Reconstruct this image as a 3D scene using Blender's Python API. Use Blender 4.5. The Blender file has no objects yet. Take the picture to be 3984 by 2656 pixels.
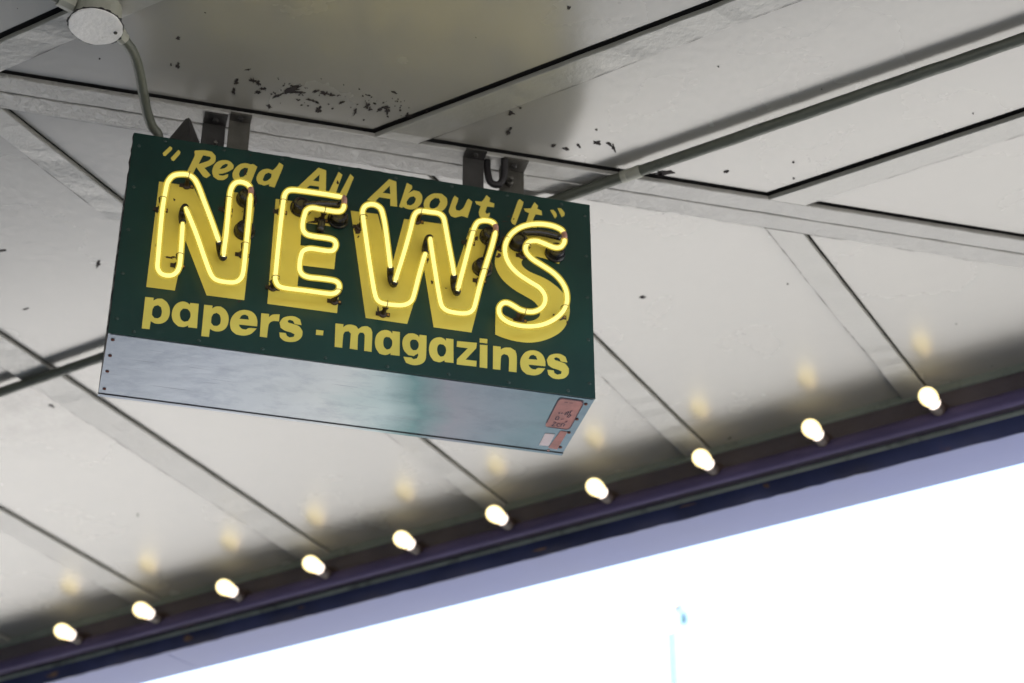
import bpy, bmesh, math, random
from mathutils import Vector, Matrix
from mathutils.geometry import tessellate_polygon

random.seed(7)
SC = bpy.context.scene
COL = SC.collection
RAD = math.radians

# ------------------------------------------------------------------ camera
CAMZ = 1.6                                   # eye height above the street
FPX, IW, IH = 7491.64, 3984.0, 2656.0        # focal length in photo pixels, photo size
cR = Vector((0.99999672, 0.00137059, -0.00216479))
cU = Vector((0.00256219, -0.53492771, 0.84489395))
cF = Vector((0.0, 0.84489672, 0.53492947))
cam = bpy.data.cameras.new('camera')
cam.lens = FPX / IW * 36.0
cam.sensor_width = 36.0
cam.clip_start, cam.clip_end = 0.05, 3000
cam.dof.use_dof = True
cam.dof.focus_distance = 3.52
cam.dof.aperture_fstop = 3.4
camo = bpy.data.objects.new('camera', cam)
COL.objects.link(camo)
m = Matrix.Identity(4)
for i in range(3):
    m[i][0], m[i][1], m[i][2] = cR[i], cU[i], -cF[i]
m[2][3] = CAMZ
camo.matrix_world = m
SC.camera = camo

# ------------------------------------------------------------------ sky, sun, exposure
SUN_EL, SUN_AZ = RAD(50), RAD(255)           # azimuth from +Y towards +X: the sun stands behind the market
w = bpy.data.worlds.new('World'); SC.world = w; w.use_nodes = True
nt = w.node_tree
sky = nt.nodes.new('ShaderNodeTexSky'); sky.sky_type = 'NISHITA'; sky.sun_disc = False
sky.sun_elevation = SUN_EL; sky.sun_rotation = SUN_AZ
sky.air_density = 1.0; sky.dust_density = 4.0; sky.ozone_density = 1.0
nt.links.new(sky.outputs[0], nt.nodes['Background'].inputs[0])
nt.nodes['Background'].inputs[1].default_value = 0.08
sl = bpy.data.lights.new('sun', 'SUN'); sl.energy = 5.0; sl.angle = RAD(0.53); sl.color = (1, 0.95, 0.88)
so = bpy.data.objects.new('sun', sl); COL.objects.link(so)
sd = Vector((math.sin(SUN_AZ) * math.cos(SUN_EL), math.cos(SUN_AZ) * math.cos(SUN_EL), math.sin(SUN_EL)))
so.rotation_euler = (-sd).to_track_quat('-Z', 'Y').to_euler()
so.location = sd * 50
vs = SC.view_settings
vs.view_transform = 'Standard'; vs.look = 'None'; vs.gamma = 1.0; vs.use_curve_mapping = False
vs.exposure = 3.65
SC.cycles.max_bounces = 10; SC.cycles.diffuse_bounces = 6; SC.cycles.transparent_max_bounces = 16
SC.cycles.sample_clamp_indirect = 6.0
SC.cycles.caustics_reflective = False; SC.cycles.caustics_refractive = False

# ------------------------------------------------------------------ directions of the place (metres)
b = Vector((0.86450403, -0.50262589, 0))     # along the lamp beam (to the right)
n = Vector((0.50262589, 0.86450403, 0))      # across it, out to the street
a = Vector((0.96568987, 0.25969804, 0))      # along the sign
dd = Vector((-0.25969804, 0.96568987, 0))    # through the sign, away from the viewer
up = Vector((0, 0, 1))
H = 2.4384 + CAMZ                            # underside of the battens
PANEL = H + 0.0105                            # underside of the ceiling panels
SO = Vector((-0.72482, 2.91092, 2.32038 + CAMZ))   # top left front corner of the sign
SW, SH, SD = 0.9144, 0.4565, 0.2274
CAMP = Vector((0, 0, CAMZ))


def ray(x, y):
    return (cF * FPX + cR * (x - IW / 2) - cU * (y - IH / 2)).normalized()


def at_z(x, y, z):
    d = ray(x, y); return CAMP + d * ((z - CAMZ) / d.z)


def at_n(x, y, nn):
    d = ray(x, y); return CAMP + d * (nn / d.dot(n))


def at_sign(x, y, off=0.0):
    """point on the sign's front plane moved `off` metres towards the viewer -> (u, v) metres, v downwards"""
    d = ray(x, y)
    q = SO - dd * off - CAMP
    P = CAMP + d * (q.dot(dd) / d.dot(dd)) - SO
    return (P.dot(a), -P.z)


def SN(s, t, z):
    return b * s + n * t + up * z


def S3(u, v, off=0.0):
    return SO + a * u - up * v - dd * off


# ------------------------------------------------------------------ materials
MATS = {}


def new_mat(name):
    mt = bpy.data.materials.new(name); mt.use_nodes = True
    MATS[name] = mt
    return mt, mt.node_tree.nodes, mt.node_tree.links, mt.node_tree.nodes['Principled BSDF']


def paint(name, col, rough=0.4, metallic=0.0, coat=0.0, coat_r=0.12, vary=0.06, vscale=6.0, bump=0.0, bscale=60.0,
          dirt=None, dirt_amt=0.0, dirt_scale=14.0, dirt_lo=0.62, rvary=0.08, spec=0.5, crackle=0.0, crack_scale=40.0,
          stretch=None):
    mt, N, L, bs = new_mat(name)
    tc = N.new('ShaderNodeTexCoord'); src = tc.outputs['Object']
    if stretch:
        mp = N.new('ShaderNodeMapping'); mp.inputs['Scale'].default_value = stretch
        L.new(src, mp.inputs[0]); src = mp.outputs[0]
    nz = N.new('ShaderNodeTexNoise'); nz.inputs['Scale'].default_value = vscale; nz.inputs['Detail'].default_value = 6
    L.new(src, nz.inputs['Vector'])
    cr = N.new('ShaderNodeValToRGB')
    cr.color_ramp.elements[0].position = 0.3; cr.color_ramp.elements[1].position = 0.7
    cr.color_ramp.elements[0].color = tuple(max(0, c * (1 - vary)) for c in col) + (1,)
    cr.color_ramp.elements[1].color = tuple(min(1, c * (1 + vary)) for c in col) + (1,)
    L.new(nz.outputs['Fac'], cr.inputs[0]); colout = cr.outputs[0]
    if dirt is not None:
        n2 = N.new('ShaderNodeTexNoise'); n2.inputs['Scale'].default_value = dirt_scale; n2.inputs['Detail'].default_value = 9
        n2.inputs['Roughness'].default_value = 0.65
        L.new(src, n2.inputs['Vector'])
        r2 = N.new('ShaderNodeValToRGB'); r2.color_ramp.elements[0].position = dirt_lo; r2.color_ramp.elements[1].position = min(1, dirt_lo + 0.14)
        r2.color_ramp.elements[0].color = (0, 0, 0, 1); r2.color_ramp.elements[1].color = (dirt_amt,) * 3 + (1,)
        L.new(n2.outputs['Fac'], r2.inputs[0])
        mx = N.new('ShaderNodeMix'); mx.data_type = 'RGBA'
        L.new(r2.outputs[0], mx.inputs['Factor']); L.new(colout, mx.inputs['A']); mx.inputs['B'].default_value = tuple(dirt) + (1,)
        colout = mx.outputs['Result']
    L.new(colout, bs.inputs['Base Color'])
    bs.inputs['Metallic'].default_value = metallic
    bs.inputs['Specular IOR Level'].default_value = spec
    bs.inputs['Coat Weight'].default_value = coat; bs.inputs['Coat Roughness'].default_value = coat_r; bs.inputs['Coat IOR'].default_value = 1.6
    mr = N.new('ShaderNodeMapRange'); mr.inputs['To Min'].default_value = max(0.02, rough - rvary); mr.inputs['To Max'].default_value = min(1, rough + rvary)
    L.new(nz.outputs['Fac'], mr.inputs['Value']); L.new(mr.outputs[0], bs.inputs['Roughness'])
    prev = None
    if bump > 0:
        n3 = N.new('ShaderNodeTexNoise'); n3.inputs['Scale'].default_value = bscale; n3.inputs['Detail'].default_value = 5
        L.new(src, n3.inputs['Vector'])
        bp = N.new('ShaderNodeBump'); bp.inputs['Strength'].default_value = bump; bp.inputs['Distance'].default_value = 0.004
        L.new(n3.outputs['Fac'], bp.inputs['Height']); prev = bp
    if crackle > 0:
        n4 = N.new('ShaderNodeTexNoise'); n4.inputs['Scale'].default_value = crack_scale; n4.inputs['Detail'].default_value = 8
        n4.inputs['Roughness'].default_value = 0.62; n4.inputs['Distortion'].default_value = 0.8
        L.new(src, n4.inputs['Vector'])
        rp = N.new('ShaderNodeValToRGB'); e = rp.color_ramp.elements
        e[0].position = 0.42; e[0].color = (0, 0, 0, 1); e[1].position = 0.55; e[1].color = (1, 1, 1, 1)
        L.new(n4.outputs['Fac'], rp.inputs[0])
        sxc = N.new('ShaderNodeSeparateXYZ'); L.new(tc.outputs['Object'], sxc.inputs[0])
        mrc = N.new('ShaderNodeMapRange'); mrc.inputs['From Min'].default_value = -1.3; mrc.inputs['From Max'].default_value = -2.5
        mrc.inputs['To Min'].default_value = crackle * 0.22; mrc.inputs['To Max'].default_value = crackle
        L.new(sxc.outputs['X'], mrc.inputs['Value'])
        b2 = N.new('ShaderNodeBump'); L.new(mrc.outputs[0], b2.inputs['Strength']); b2.inputs['Distance'].default_value = 0.007
        L.new(rp.outputs[0], b2.inputs['Height'])
        if prev: L.new(prev.outputs[0], b2.inputs['Normal'])
        prev = b2
    if prev: L.new(prev.outputs[0], bs.inputs['Normal'])
    return mt


def emis(name, col, strength):
    mt, N, L, bs = new_mat(name)
    bs.inputs['Base Color'].default_value = tuple(col) + (1,)
    bs.inputs['Roughness'].default_value = 0.2
    bs.inputs['Emission Color'].default_value = tuple(col) + (1,)
    bs.inputs['Emission Strength'].default_value = strength
    return mt


paint('ceiling_paint', (0.328, 0.325, 0.297), rough=0.27, coat=0.75, coat_r=0.25, vary=0.04, vscale=3.0, bump=0.10, bscale=45, dirt=(0.20, 0.18, 0.15), dirt_amt=0.10, dirt_scale=3.2, dirt_lo=0.68, spec=1.0, rvary=0.03)
paint('batten_paint', (0.33, 0.332, 0.305), rough=0.3, coat=0.7, coat_r=0.26, spec=0.9, rvary=0.04, vary=0.05, vscale=9, bump=0.25, bscale=90, crackle=0.14, crack_scale=58, dirt=(0.16, 0.14, 0.11), dirt_amt=0.5, dirt_scale=30, dirt_lo=0.69)
paint('old_paint', (0.37, 0.372, 0.35), rough=0.34, coat=0.6, coat_r=0.30, spec=0.9, rvary=0.04, vary=0.05, vscale=9, bump=0.3, bscale=120, crackle=0.8, crack_scale=62, dirt=(0.10, 0.09, 0.08), dirt_amt=0.6, dirt_scale=36, dirt_lo=0.69)
paint('deck_dark', (0.03, 0.03, 0.03), rough=0.9)
paint('chip_dark', (0.018, 0.013, 0.012), rough=0.8, vary=0.3, vscale=60)
paint('chip_rust', (0.035, 0.018, 0.012), rough=0.7, vary=0.5, vscale=90)
paint('scuff_brown', (0.20, 0.13, 0.10), rough=0.7, vary=0.4, vscale=30)
paint('rust', (0.12, 0.045, 0.025), rough=0.8, vary=0.4, vscale=80)
paint('beam_brown', (0.085, 0.072, 0.085), rough=0.22, vary=0.15, vscale=8, bump=0.3, bscale=60, dirt=(0.03, 0.02, 0.02), dirt_amt=0.5, dirt_scale=10)
paint('beam_lip', (0.070, 0.058, 0.125), rough=0.6, spec=0.15, vary=0.2, vscale=5, bump=0.25, bscale=50, dirt=(0.05, 0.03, 0.06), dirt_amt=0.5, dirt_scale=16)
paint('strip_green', (0.45, 0.52, 0.48), rough=0.5, vary=0.15, vscale=8, bump=0.3, bscale=60, dirt=(0.05, 0.05, 0.06), dirt_amt=0.8, dirt_scale=11, dirt_lo=0.56)
paint('beam_green', (0.17, 0.20, 0.18), rough=0.5, vary=0.15, vscale=8, bump=0.3, bscale=60, dirt=(0.05, 0.05, 0.06), dirt_amt=0.7, dirt_scale=14, dirt_lo=0.58, stretch=(1, 1, 1))
paint('beam_navy', (0.038, 0.050, 0.135), rough=0.42, vary=0.3, vscale=7, bump=0.25, bscale=50, dirt=(0.15, 0.085, 0.06), dirt_amt=0.75, dirt_scale=7, dirt_lo=0.63)
paint('soffit_lavender', (0.205, 0.240, 0.46), rough=0.5, vary=0.05, vscale=4, bump=0.1, bscale=30)
paint('sign_green', (0.003, 0.029, 0.023), rough=0.36, vary=0.3, vscale=3.5, bump=0.05, bscale=40, dirt=(0.02, 0.05, 0.045), dirt_amt=0.4, dirt_scale=18, spec=0.4)
paint('sign_yellow', (0.68, 0.57, 0.11), rough=0.5, vary=0.07, vscale=14, bump=0.08, bscale=80, dirt=(0.40, 0.25, 0.03), dirt_amt=0.5, dirt_scale=24, dirt_lo=0.68, spec=0.35)
paint('sign_edge', (0.030, 0.028, 0.026), rough=0.6, vary=0.3, vscale=40, bump=0.4, bscale=80)
paint('black_rubber', (0.010, 0.009, 0.014), rough=0.28, vary=0.3, vscale=40)
paint('black_block', (0.008, 0.007, 0.008), rough=0.55, vary=0.3, vscale=60)
paint('support_metal', (0.035, 0.025, 0.022), rough=0.5, metallic=0.4, vary=0.4, vscale=80)
paint('brass', (0.42, 0.24, 0.07), rough=0.4, metallic=0.8, vary=0.3, vscale=90)
paint('conduit_paint', (0.095, 0.105, 0.085), rough=0.42, vary=0.12, vscale=20, bump=0.4, bscale=110, dirt=(0.02, 0.02, 0.018), dirt_amt=0.85, dirt_scale=60, dirt_lo=0.66)
paint('box_paint', (0.33, 0.34, 0.29), rough=0.45, vary=0.08, vscale=20, bump=0.3, bscale=90, dirt=(0.08, 0.075, 0.06), dirt_amt=0.6, dirt_scale=40, dirt_lo=0.68)
paint('cover_paint', (0.86, 0.86, 0.85), rough=0.5, vary=0.06, vscale=30, bump=0.6, bscale=120, dirt=(0.35, 0.34, 0.30), dirt_amt=0.7, dirt_scale=45, dirt_lo=0.6)
paint('bracket_steel', (0.085, 0.082, 0.072), rough=0.5, metallic=0.2, vary=0.25, vscale=30, bump=0.3, bscale=90, dirt=(0.06, 0.04, 0.03), dirt_amt=0.8, dirt_scale=30, dirt_lo=0.58)
paint('bracket_dark', (0.035, 0.034, 0.033), rough=0.55, vary=0.3, vscale=30, bump=0.3, bscale=90)
paint('screw_dark', (0.05, 0.05, 0.045), rough=0.4, metallic=0.5, vary=0.4, vscale=120)
paint('screw_green', (0.010, 0.028, 0.024), rough=0.35, vary=0.4, vscale=120)
paint('screw_rust', (0.10, 0.03, 0.02), rough=0.7, vary=0.5, vscale=120)
paint('sticker_pink', (0.42, 0.17, 0.15), rough=0.6, vary=0.2, vscale=40, dirt=(0.20, 0.30, 0.34), dirt_amt=1.0, dirt_scale=26, dirt_lo=0.62)
paint('sticker_white', (0.72, 0.62, 0.64), rough=0.6, vary=0.06, vscale=60)
paint('sticker_ink', (0.05, 0.02, 0.045), rough=0.6, vary=0.3, vscale=60)
paint('unseen_far_ground', (0.056, 0.056, 0.055), rough=0.9, vary=0.1, vscale=0.6)
paint('bounce_ground', (0.166, 0.165, 0.161), rough=0.9, vary=0.1, vscale=0.6, bump=0.2, bscale=30)
paint('asphalt', (0.065, 0.063, 0.06), rough=0.9, vary=0.12, vscale=0.6, bump=0.3, bscale=40)
paint('concrete', (0.09, 0.087, 0.083), rough=0.9, vary=0.1, vscale=1.2, bump=0.2, bscale=30)
paint('kerb_stone', (0.45, 0.44, 0.42), rough=0.85, vary=0.1, vscale=4)
paint('unseen_building_paint', (0.20, 0.23, 0.21), rough=0.6, vary=0.1, vscale=2)
paint('frame_paint', (0.05, 0.10, 0.08), rough=0.5, vary=0.1, vscale=4)
paint('dark_glass', (0.03, 0.035, 0.04), rough=0.06, vary=0.1, vscale=2)
paint('lamp_teal', (0.02, 0.06, 0.068), rough=0.5, vary=0.05, vscale=4)
paint('lamp_glass', (0.05, 0.13, 0.15), rough=0.5)
paint('lamp_cream', (0.10, 0.10, 0.05), rough=0.5, vary=0.05, vscale=4)
paint('bulb_cap', (0.45, 0.38, 0.28), rough=0.35, metallic=0.7, vary=0.2, vscale=60)
paint('socket_dark', (0.035, 0.022, 0.018), rough=0.5, vary=0.3, vscale=60)
emis('bulb_glow', (1.0, 0.90, 0.64), 0.32)
mt = MATS['ceiling_paint']; N, L = mt.node_tree.nodes, mt.node_tree.links; bs = N['Principled BSDF']
tc = N.new('ShaderNodeTexCoord'); old = bs.inputs['Base Color'].links[0].from_socket
vd = N.new('ShaderNodeVectorMath'); vd.operation = 'DISTANCE'; L.new(tc.outputs['Object'], vd.inputs[0]); vd.inputs[1].default_value = (-3.16, 2.93, 4.05)
mr = N.new('ShaderNodeMapRange'); mr.inputs['From Min'].default_value = 0.06; mr.inputs['From Max'].default_value = 0.34; mr.inputs['To Min'].default_value = 1; mr.inputs['To Max'].default_value = 0
L.new(vd.outputs['Value'], mr.inputs['Value'])
nz = N.new('ShaderNodeTexNoise'); nz.inputs['Scale'].default_value = 11; nz.inputs['Detail'].default_value = 8; nz.inputs['Roughness'].default_value = 0.7; L.new(tc.outputs['Object'], nz.inputs['Vector'])
m3 = N.new('ShaderNodeMapRange'); m3.inputs['From Min'].default_value = 0.42; m3.inputs['From Max'].default_value = 0.72; m3.inputs['To Max'].default_value = 0.85; L.new(nz.outputs['Fac'], m3.inputs['Value'])
mm = N.new('ShaderNodeMath'); mm.operation = 'MULTIPLY'; L.new(mr.outputs[0], mm.inputs[0]); L.new(m3.outputs[0], mm.inputs[1])
mx = N.new('ShaderNodeMix'); mx.data_type = 'RGBA'; L.new(mm.outputs[0], mx.inputs['Factor']); L.new(old, mx.inputs['A']); mx.inputs['B'].default_value = (0.07, 0.06, 0.05, 1)
L.new(mx.outputs['Result'], bs.inputs['Base Color'])
emis('bulb_neck', (1.0, 0.84, 0.74), 0.13)
emis('neon_core', (1.0, 0.97, 0.72), 0.16)
paint('clear_glass', (0.45, 0.24, 0.20), rough=0.15, vary=0.3, vscale=90)

# outer glass of the neon tubes: tinted, half see-through, glowing powder coat
mt, N, L, bs = new_mat('neon_glass')
N.remove(bs)
tr = N.new('ShaderNodeBsdfTransparent'); tr.inputs[0].default_value = (1, 0.94, 0.55, 1)
em = N.new('ShaderNodeEmission'); em.inputs[0].default_value = (1.0, 0.76, 0.09, 1); em.inputs[1].default_value = 0.056
gl = N.new('ShaderNodeBsdfGlossy'); gl.inputs['Roughness'].default_value = 0.15
m1 = N.new('ShaderNodeMixShader'); m1.inputs[0].default_value = 0.62
m2 = N.new('ShaderNodeMixShader'); m2.inputs[0].default_value = 0.03
L.new(tr.outputs[0], m1.inputs[1]); L.new(em.outputs[0], m1.inputs[2])
L.new(m1.outputs[0], m2.inputs[1]); L.new(gl.outputs[0], m2.inputs[2])
L.new(m2.outputs[0], N['Material Output'].inputs[0])

mt, N, L, bs = new_mat('bulb_glass')
N.remove(bs)
tr = N.new('ShaderNodeBsdfTransparent'); tr.inputs[0].default_value = (1, 0.95, 0.8, 1)
em = N.new('ShaderNodeEmission'); em.inputs[0].default_value = (1.0, 0.80, 0.40, 1); em.inputs[1].default_value = 0.15
m1 = N.new('ShaderNodeMixShader'); m1.inputs[0].default_value = 0.6
L.new(tr.outputs[0], m1.inputs[1]); L.new(em.outputs[0], m1.inputs[2]); L.new(m1.outputs[0], N['Material Output'].inputs[0])

# bare sheet metal of the sign's underside: weathered; bluish, greenish and pinkish street reflections painted into its colour
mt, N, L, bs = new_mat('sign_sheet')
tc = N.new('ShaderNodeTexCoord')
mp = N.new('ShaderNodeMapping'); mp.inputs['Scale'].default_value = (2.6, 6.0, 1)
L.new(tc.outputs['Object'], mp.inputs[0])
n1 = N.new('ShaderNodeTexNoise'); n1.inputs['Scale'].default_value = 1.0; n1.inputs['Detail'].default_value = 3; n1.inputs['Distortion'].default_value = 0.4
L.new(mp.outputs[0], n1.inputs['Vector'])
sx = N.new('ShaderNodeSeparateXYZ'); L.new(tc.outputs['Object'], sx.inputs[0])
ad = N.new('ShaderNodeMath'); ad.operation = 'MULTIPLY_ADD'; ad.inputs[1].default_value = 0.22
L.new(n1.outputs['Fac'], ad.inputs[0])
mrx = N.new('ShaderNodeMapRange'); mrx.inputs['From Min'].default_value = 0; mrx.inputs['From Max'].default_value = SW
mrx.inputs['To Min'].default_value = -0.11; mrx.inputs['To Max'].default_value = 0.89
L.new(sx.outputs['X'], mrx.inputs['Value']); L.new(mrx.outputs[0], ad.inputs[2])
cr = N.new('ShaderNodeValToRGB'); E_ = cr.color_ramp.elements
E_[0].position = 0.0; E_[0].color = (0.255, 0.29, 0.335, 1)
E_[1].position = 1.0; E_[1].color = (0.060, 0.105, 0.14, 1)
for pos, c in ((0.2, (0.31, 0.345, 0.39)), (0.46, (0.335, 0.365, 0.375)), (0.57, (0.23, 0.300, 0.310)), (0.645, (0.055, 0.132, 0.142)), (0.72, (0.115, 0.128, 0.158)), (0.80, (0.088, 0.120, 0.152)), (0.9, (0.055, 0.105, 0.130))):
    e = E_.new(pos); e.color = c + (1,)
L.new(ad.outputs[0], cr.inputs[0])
mp2 = N.new('ShaderNodeMapping'); mp2.inputs['Scale'].default_value = (9, 14, 1); L.new(tc.outputs['Object'], mp2.inputs[0])
n2 = N.new('ShaderNodeTexNoise'); n2.inputs['Scale'].default_value = 1.4; n2.inputs['Detail'].default_value = 9; n2.inputs['Roughness'].default_value = 0.7
L.new(mp2.outputs[0], n2.inputs['Vector'])
r2 = N.new('ShaderNodeValToRGB'); r2.color_ramp.elements[0].position = 0.30; r2.color_ramp.elements[0].color = (0.66, 0.69, 0.73, 1); r2.color_ramp.elements[1].position = 0.52; r2.color_ramp.elements[1].color = (1, 1, 1, 1)
L.new(n2.outputs['Fac'], r2.inputs[0])
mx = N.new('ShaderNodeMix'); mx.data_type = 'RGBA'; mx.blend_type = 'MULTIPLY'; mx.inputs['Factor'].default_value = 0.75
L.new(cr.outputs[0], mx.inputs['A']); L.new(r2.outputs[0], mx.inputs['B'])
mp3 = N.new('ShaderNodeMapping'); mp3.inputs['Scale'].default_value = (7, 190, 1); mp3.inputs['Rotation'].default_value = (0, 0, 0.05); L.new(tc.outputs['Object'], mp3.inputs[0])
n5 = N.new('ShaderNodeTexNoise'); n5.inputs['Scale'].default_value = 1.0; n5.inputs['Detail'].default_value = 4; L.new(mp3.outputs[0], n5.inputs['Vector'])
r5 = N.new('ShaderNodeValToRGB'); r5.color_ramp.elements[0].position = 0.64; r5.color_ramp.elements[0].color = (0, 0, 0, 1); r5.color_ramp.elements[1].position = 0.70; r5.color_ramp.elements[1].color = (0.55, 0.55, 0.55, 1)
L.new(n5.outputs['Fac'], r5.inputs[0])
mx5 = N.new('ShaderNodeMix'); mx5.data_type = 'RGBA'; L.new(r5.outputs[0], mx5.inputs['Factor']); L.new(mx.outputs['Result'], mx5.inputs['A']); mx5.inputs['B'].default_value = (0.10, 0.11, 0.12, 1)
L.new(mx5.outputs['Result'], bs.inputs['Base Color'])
bs.inputs['Metallic'].default_value = 0.75; bs.inputs['Roughness'].default_value = 0.33
n3 = N.new('ShaderNodeTexNoise'); n3.inputs['Scale'].default_value = 30; n3.inputs['Detail'].default_value = 7
L.new(tc.outputs['Object'], n3.inputs['Vector'])
bp = N.new('ShaderNodeBump'); bp.inputs['Strength'].default_value = 0.12; bp.inputs['Distance'].default_value = 0.004
L.new(n3.outputs['Fac'], bp.inputs['Height']); L.new(bp.outputs[0], bs.inputs['Normal'])


# ------------------------------------------------------------------ mesh helpers
def link(name, mesh, mat=None, parent=None, M=None):
    o = bpy.data.objects.new(name, mesh); COL.objects.link(o)
    if mat and not mesh.materials: mesh.materials.append(MATS[mat])
    if parent: o.parent = parent
    if M is not None: o.matrix_local = M
    return o


def from_bm(name, bm, mat, parent=None, M=None, smooth=False, bevel=0.0):
    if bevel > 0:
        bmesh.ops.bevel(bm, geom=[e for e in bm.edges if len(e.link_faces) == 2 and e.calc_face_angle(0) > 0.6], offset=bevel, segments=2, profile=0.6, affect='EDGES')
    bmesh.ops.recalc_face_normals(bm, faces=bm.faces)
    if smooth:
        for f in bm.faces: f.smooth = True
    me = bpy.data.meshes.new(name); bm.to_mesh(me); bm.free()
    return link(name, me, mat, parent, M)


def empty(name, loc=(0, 0, 0)):
    o = bpy.data.objects.new(name, None); COL.objects.link(o); o.location = loc
    o.empty_display_size = 0.1
    return o


def tag(o, label=None, cat=None, group=None, kind=None):
    if label: o['label'] = label
    if cat: o['category'] = cat
    if group: o['group'] = group
    if kind: o['kind'] = kind
    return o


def frame(O, X, Y, Z):
    M = Matrix.Identity(4)
    for i in range(3):
        M[i][0], M[i][1], M[i][2], M[i][3] = X[i], Y[i], Z[i], O[i]
    return M


def box(bm, lo, hi):
    x0, y0, z0 = lo; x1, y1, z1 = hi
    v = [bm.verts.new(p) for p in ((x0, y0, z0), (x1, y0, z0), (x1, y1, z0), (x0, y1, z0), (x0, y0, z1), (x1, y0, z1), (x1, y1, z1), (x0, y1, z1))]
    for f in ((3, 2, 1, 0), (4, 5, 6, 7), (0, 1, 5, 4), (1, 2, 6, 5), (2, 3, 7, 6), (3, 0, 4, 7)):
        bm.faces.new([v[i] for i in f])


def prism(bm, poly, z0, z1):
    lo = [bm.verts.new((p[0], p[1], z0)) for p in poly]; hi = [bm.verts.new((p[0], p[1], z1)) for p in poly]
    bm.faces.new(lo[::-1]); bm.faces.new(hi)
    k = len(poly)
    for i in range(k):
        bm.faces.new((lo[i], lo[(i + 1) % k], hi[(i + 1) % k], hi[i]))


def tube(bm, pts, r, sides=12, caps=True):
    """round tube along points, r a number or a list of radii"""
    pts = [Vector(p) for p in pts]; k = len(pts)
    rr = r if isinstance(r, (list, tuple)) else [r] * k
    T = []
    for i in range(k):
        T.append((pts[min(i + 1, k - 1)] - pts[max(i - 1, 0)]).normalized())
    nv = T[0].orthogonal().normalized(); rings = []
    for i in range(k):
        nv = (nv - T[i] * nv.dot(T[i])).normalized(); bv = T[i].cross(nv)
        rings.append([bm.verts.new(pts[i] + (nv * math.cos(2 * math.pi * j / sides) + bv * math.sin(2 * math.pi * j / sides)) * rr[i]) for j in range(sides)])
    for i in range(k - 1):
        for j in range(sides):
            bm.faces.new((rings[i][j], rings[i][(j + 1) % sides], rings[i + 1][(j + 1) % sides], rings[i + 1][j]))
    if caps:
        bm.faces.new(rings[0][::-1]); bm.faces.new(rings[-1])


def lathe(bm, prof, sides=20, axis=None, origin=Vector((0, 0, 0))):
    """profile [(distance along axis, radius)]"""
    ax = (axis or Vector((0, 0, 1))).normalized(); x = ax.orthogonal().normalized(); y = ax.cross(x); rings = []
    for (t, r) in prof:
        if r < 1e-6: rings.append([bm.verts.new(origin + ax * t)])
        else: rings.append([bm.verts.new(origin + ax * t + (x * math.cos(2 * math.pi * j / sides) + y * math.sin(2 * math.pi * j / sides)) * r) for j in range(sides)])
    for A, B in zip(rings, rings[1:]):
        for j in range(sides):
            k = (j + 1) % sides
            if len(A) == 1 and len(B) == 1: continue
            if len(A) == 1: bm.faces.new((A[0], B[j], B[k]))
            elif len(B) == 1: bm.faces.new((A[j], A[k], B[0]))
            else: bm.faces.new((A[j], A[k], B[k], B[j]))


def smooth_path(pts, step=4, closed=False, corner=None):
    """Catmull-Rom through the points; points turning sharper than `corner` degrees stay sharp"""
    P = [Vector(p) for p in pts]; k = len(P); out = []
    sharp = [False] * k
    if corner:
        for i in range(k):
            d0 = P[i] - P[i - 1]; d1 = P[(i + 1) % k] - P[i]
            if d0.length > 0 and d1.length > 0 and d0.angle(d1) > RAD(corner): sharp[i] = True
    rng = range(k) if closed else range(k - 1)
    for i in rng:
        p1, p2 = P[i], P[(i + 1) % k]
        p0 = P[(i - 1) % k] if (closed or i > 0) else p1
        p3 = P[(i + 2) % k] if (closed or i + 2 < k) else p2
        if sharp[i]: p0 = p1
        if sharp[(i + 1) % k]: p3 = p2
        L_ = (p2 - p1).length
        m1_ = (p2 - p0) * 0.5; m2_ = (p3 - p1) * 0.5
        if m1_.length > L_: m1_ = m1_.normalized() * L_
        if m2_.length > L_: m2_ = m2_.normalized() * L_
        if sharp[i] and sharp[(i + 1) % k]: st_ = 1
        else: st_ = step
        for j in range(st_):
            t = j / st_; t2, t3 = t * t, t * t * t
            out.append(p1 * (2 * t3 - 3 * t2 + 1) + m1_ * (t3 - 2 * t2 + t) + p2 * (-2 * t3 + 3 * t2) + m2_ * (t3 - t2))
    if not closed: out.append(P[-1])
    return out


def blob(cx, cy, rx, ry, rot, k=9, jag=0.45):
    pts = []
    for i in range(k):
        t = 2 * math.pi * i / k; r = 1 + random.uniform(-jag, jag)
        x, y = rx * r * math.cos(t), ry * r * math.sin(t)
        pts.append((cx + x * math.cos(rot) - y * math.sin(rot), cy + x * math.sin(rot) + y * math.cos(rot)))
    return pts


# ================================================================== THE SETTING
# street and pavement
bm = bmesh.new(); box(bm, (-600, -600, -0.3), (600, 600, 0.0))
tag(from_bm('street', bm, 'asphalt'), kind='structure')
Mbn = frame(Vector((0, 0, 0)), b, n, up)
bm = bmesh.new(); box(bm, (-400, 5.7, -0.2), (400, 9.2, 0.10))
tag(from_bm('bounce_ground', bm, 'bounce_ground', M=Mbn), kind='structure')  # unseen pale strip, added to bounce sunlight up onto the ceiling
bm = bmesh.new(); box(bm, (-400, 9.2, -0.2), (400, 400, 0.004))
tag(from_bm('unseen_dark_ground', bm, 'unseen_far_ground', M=Mbn), kind='structure')  # unseen ground, kept darker so the lower ceiling mirrors less light
EDGE_S, EDGE_N = -0.32, 4.06                   # the two street edges of the corner canopy
MIT = 4.371                                    # mitre joint: n - s
WALL_S, WALL_N = -3.75, MIT - 3.75             # faces of the unseen market building


def Lpoly(ds, dn, far=16):
    return [(EDGE_S + ds, EDGE_N + dn), (-far, EDGE_N + dn), (-far, WALL_N), (WALL_S, WALL_N), (WALL_S, -far + 4), (EDGE_S + ds, -far + 4)]


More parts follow.
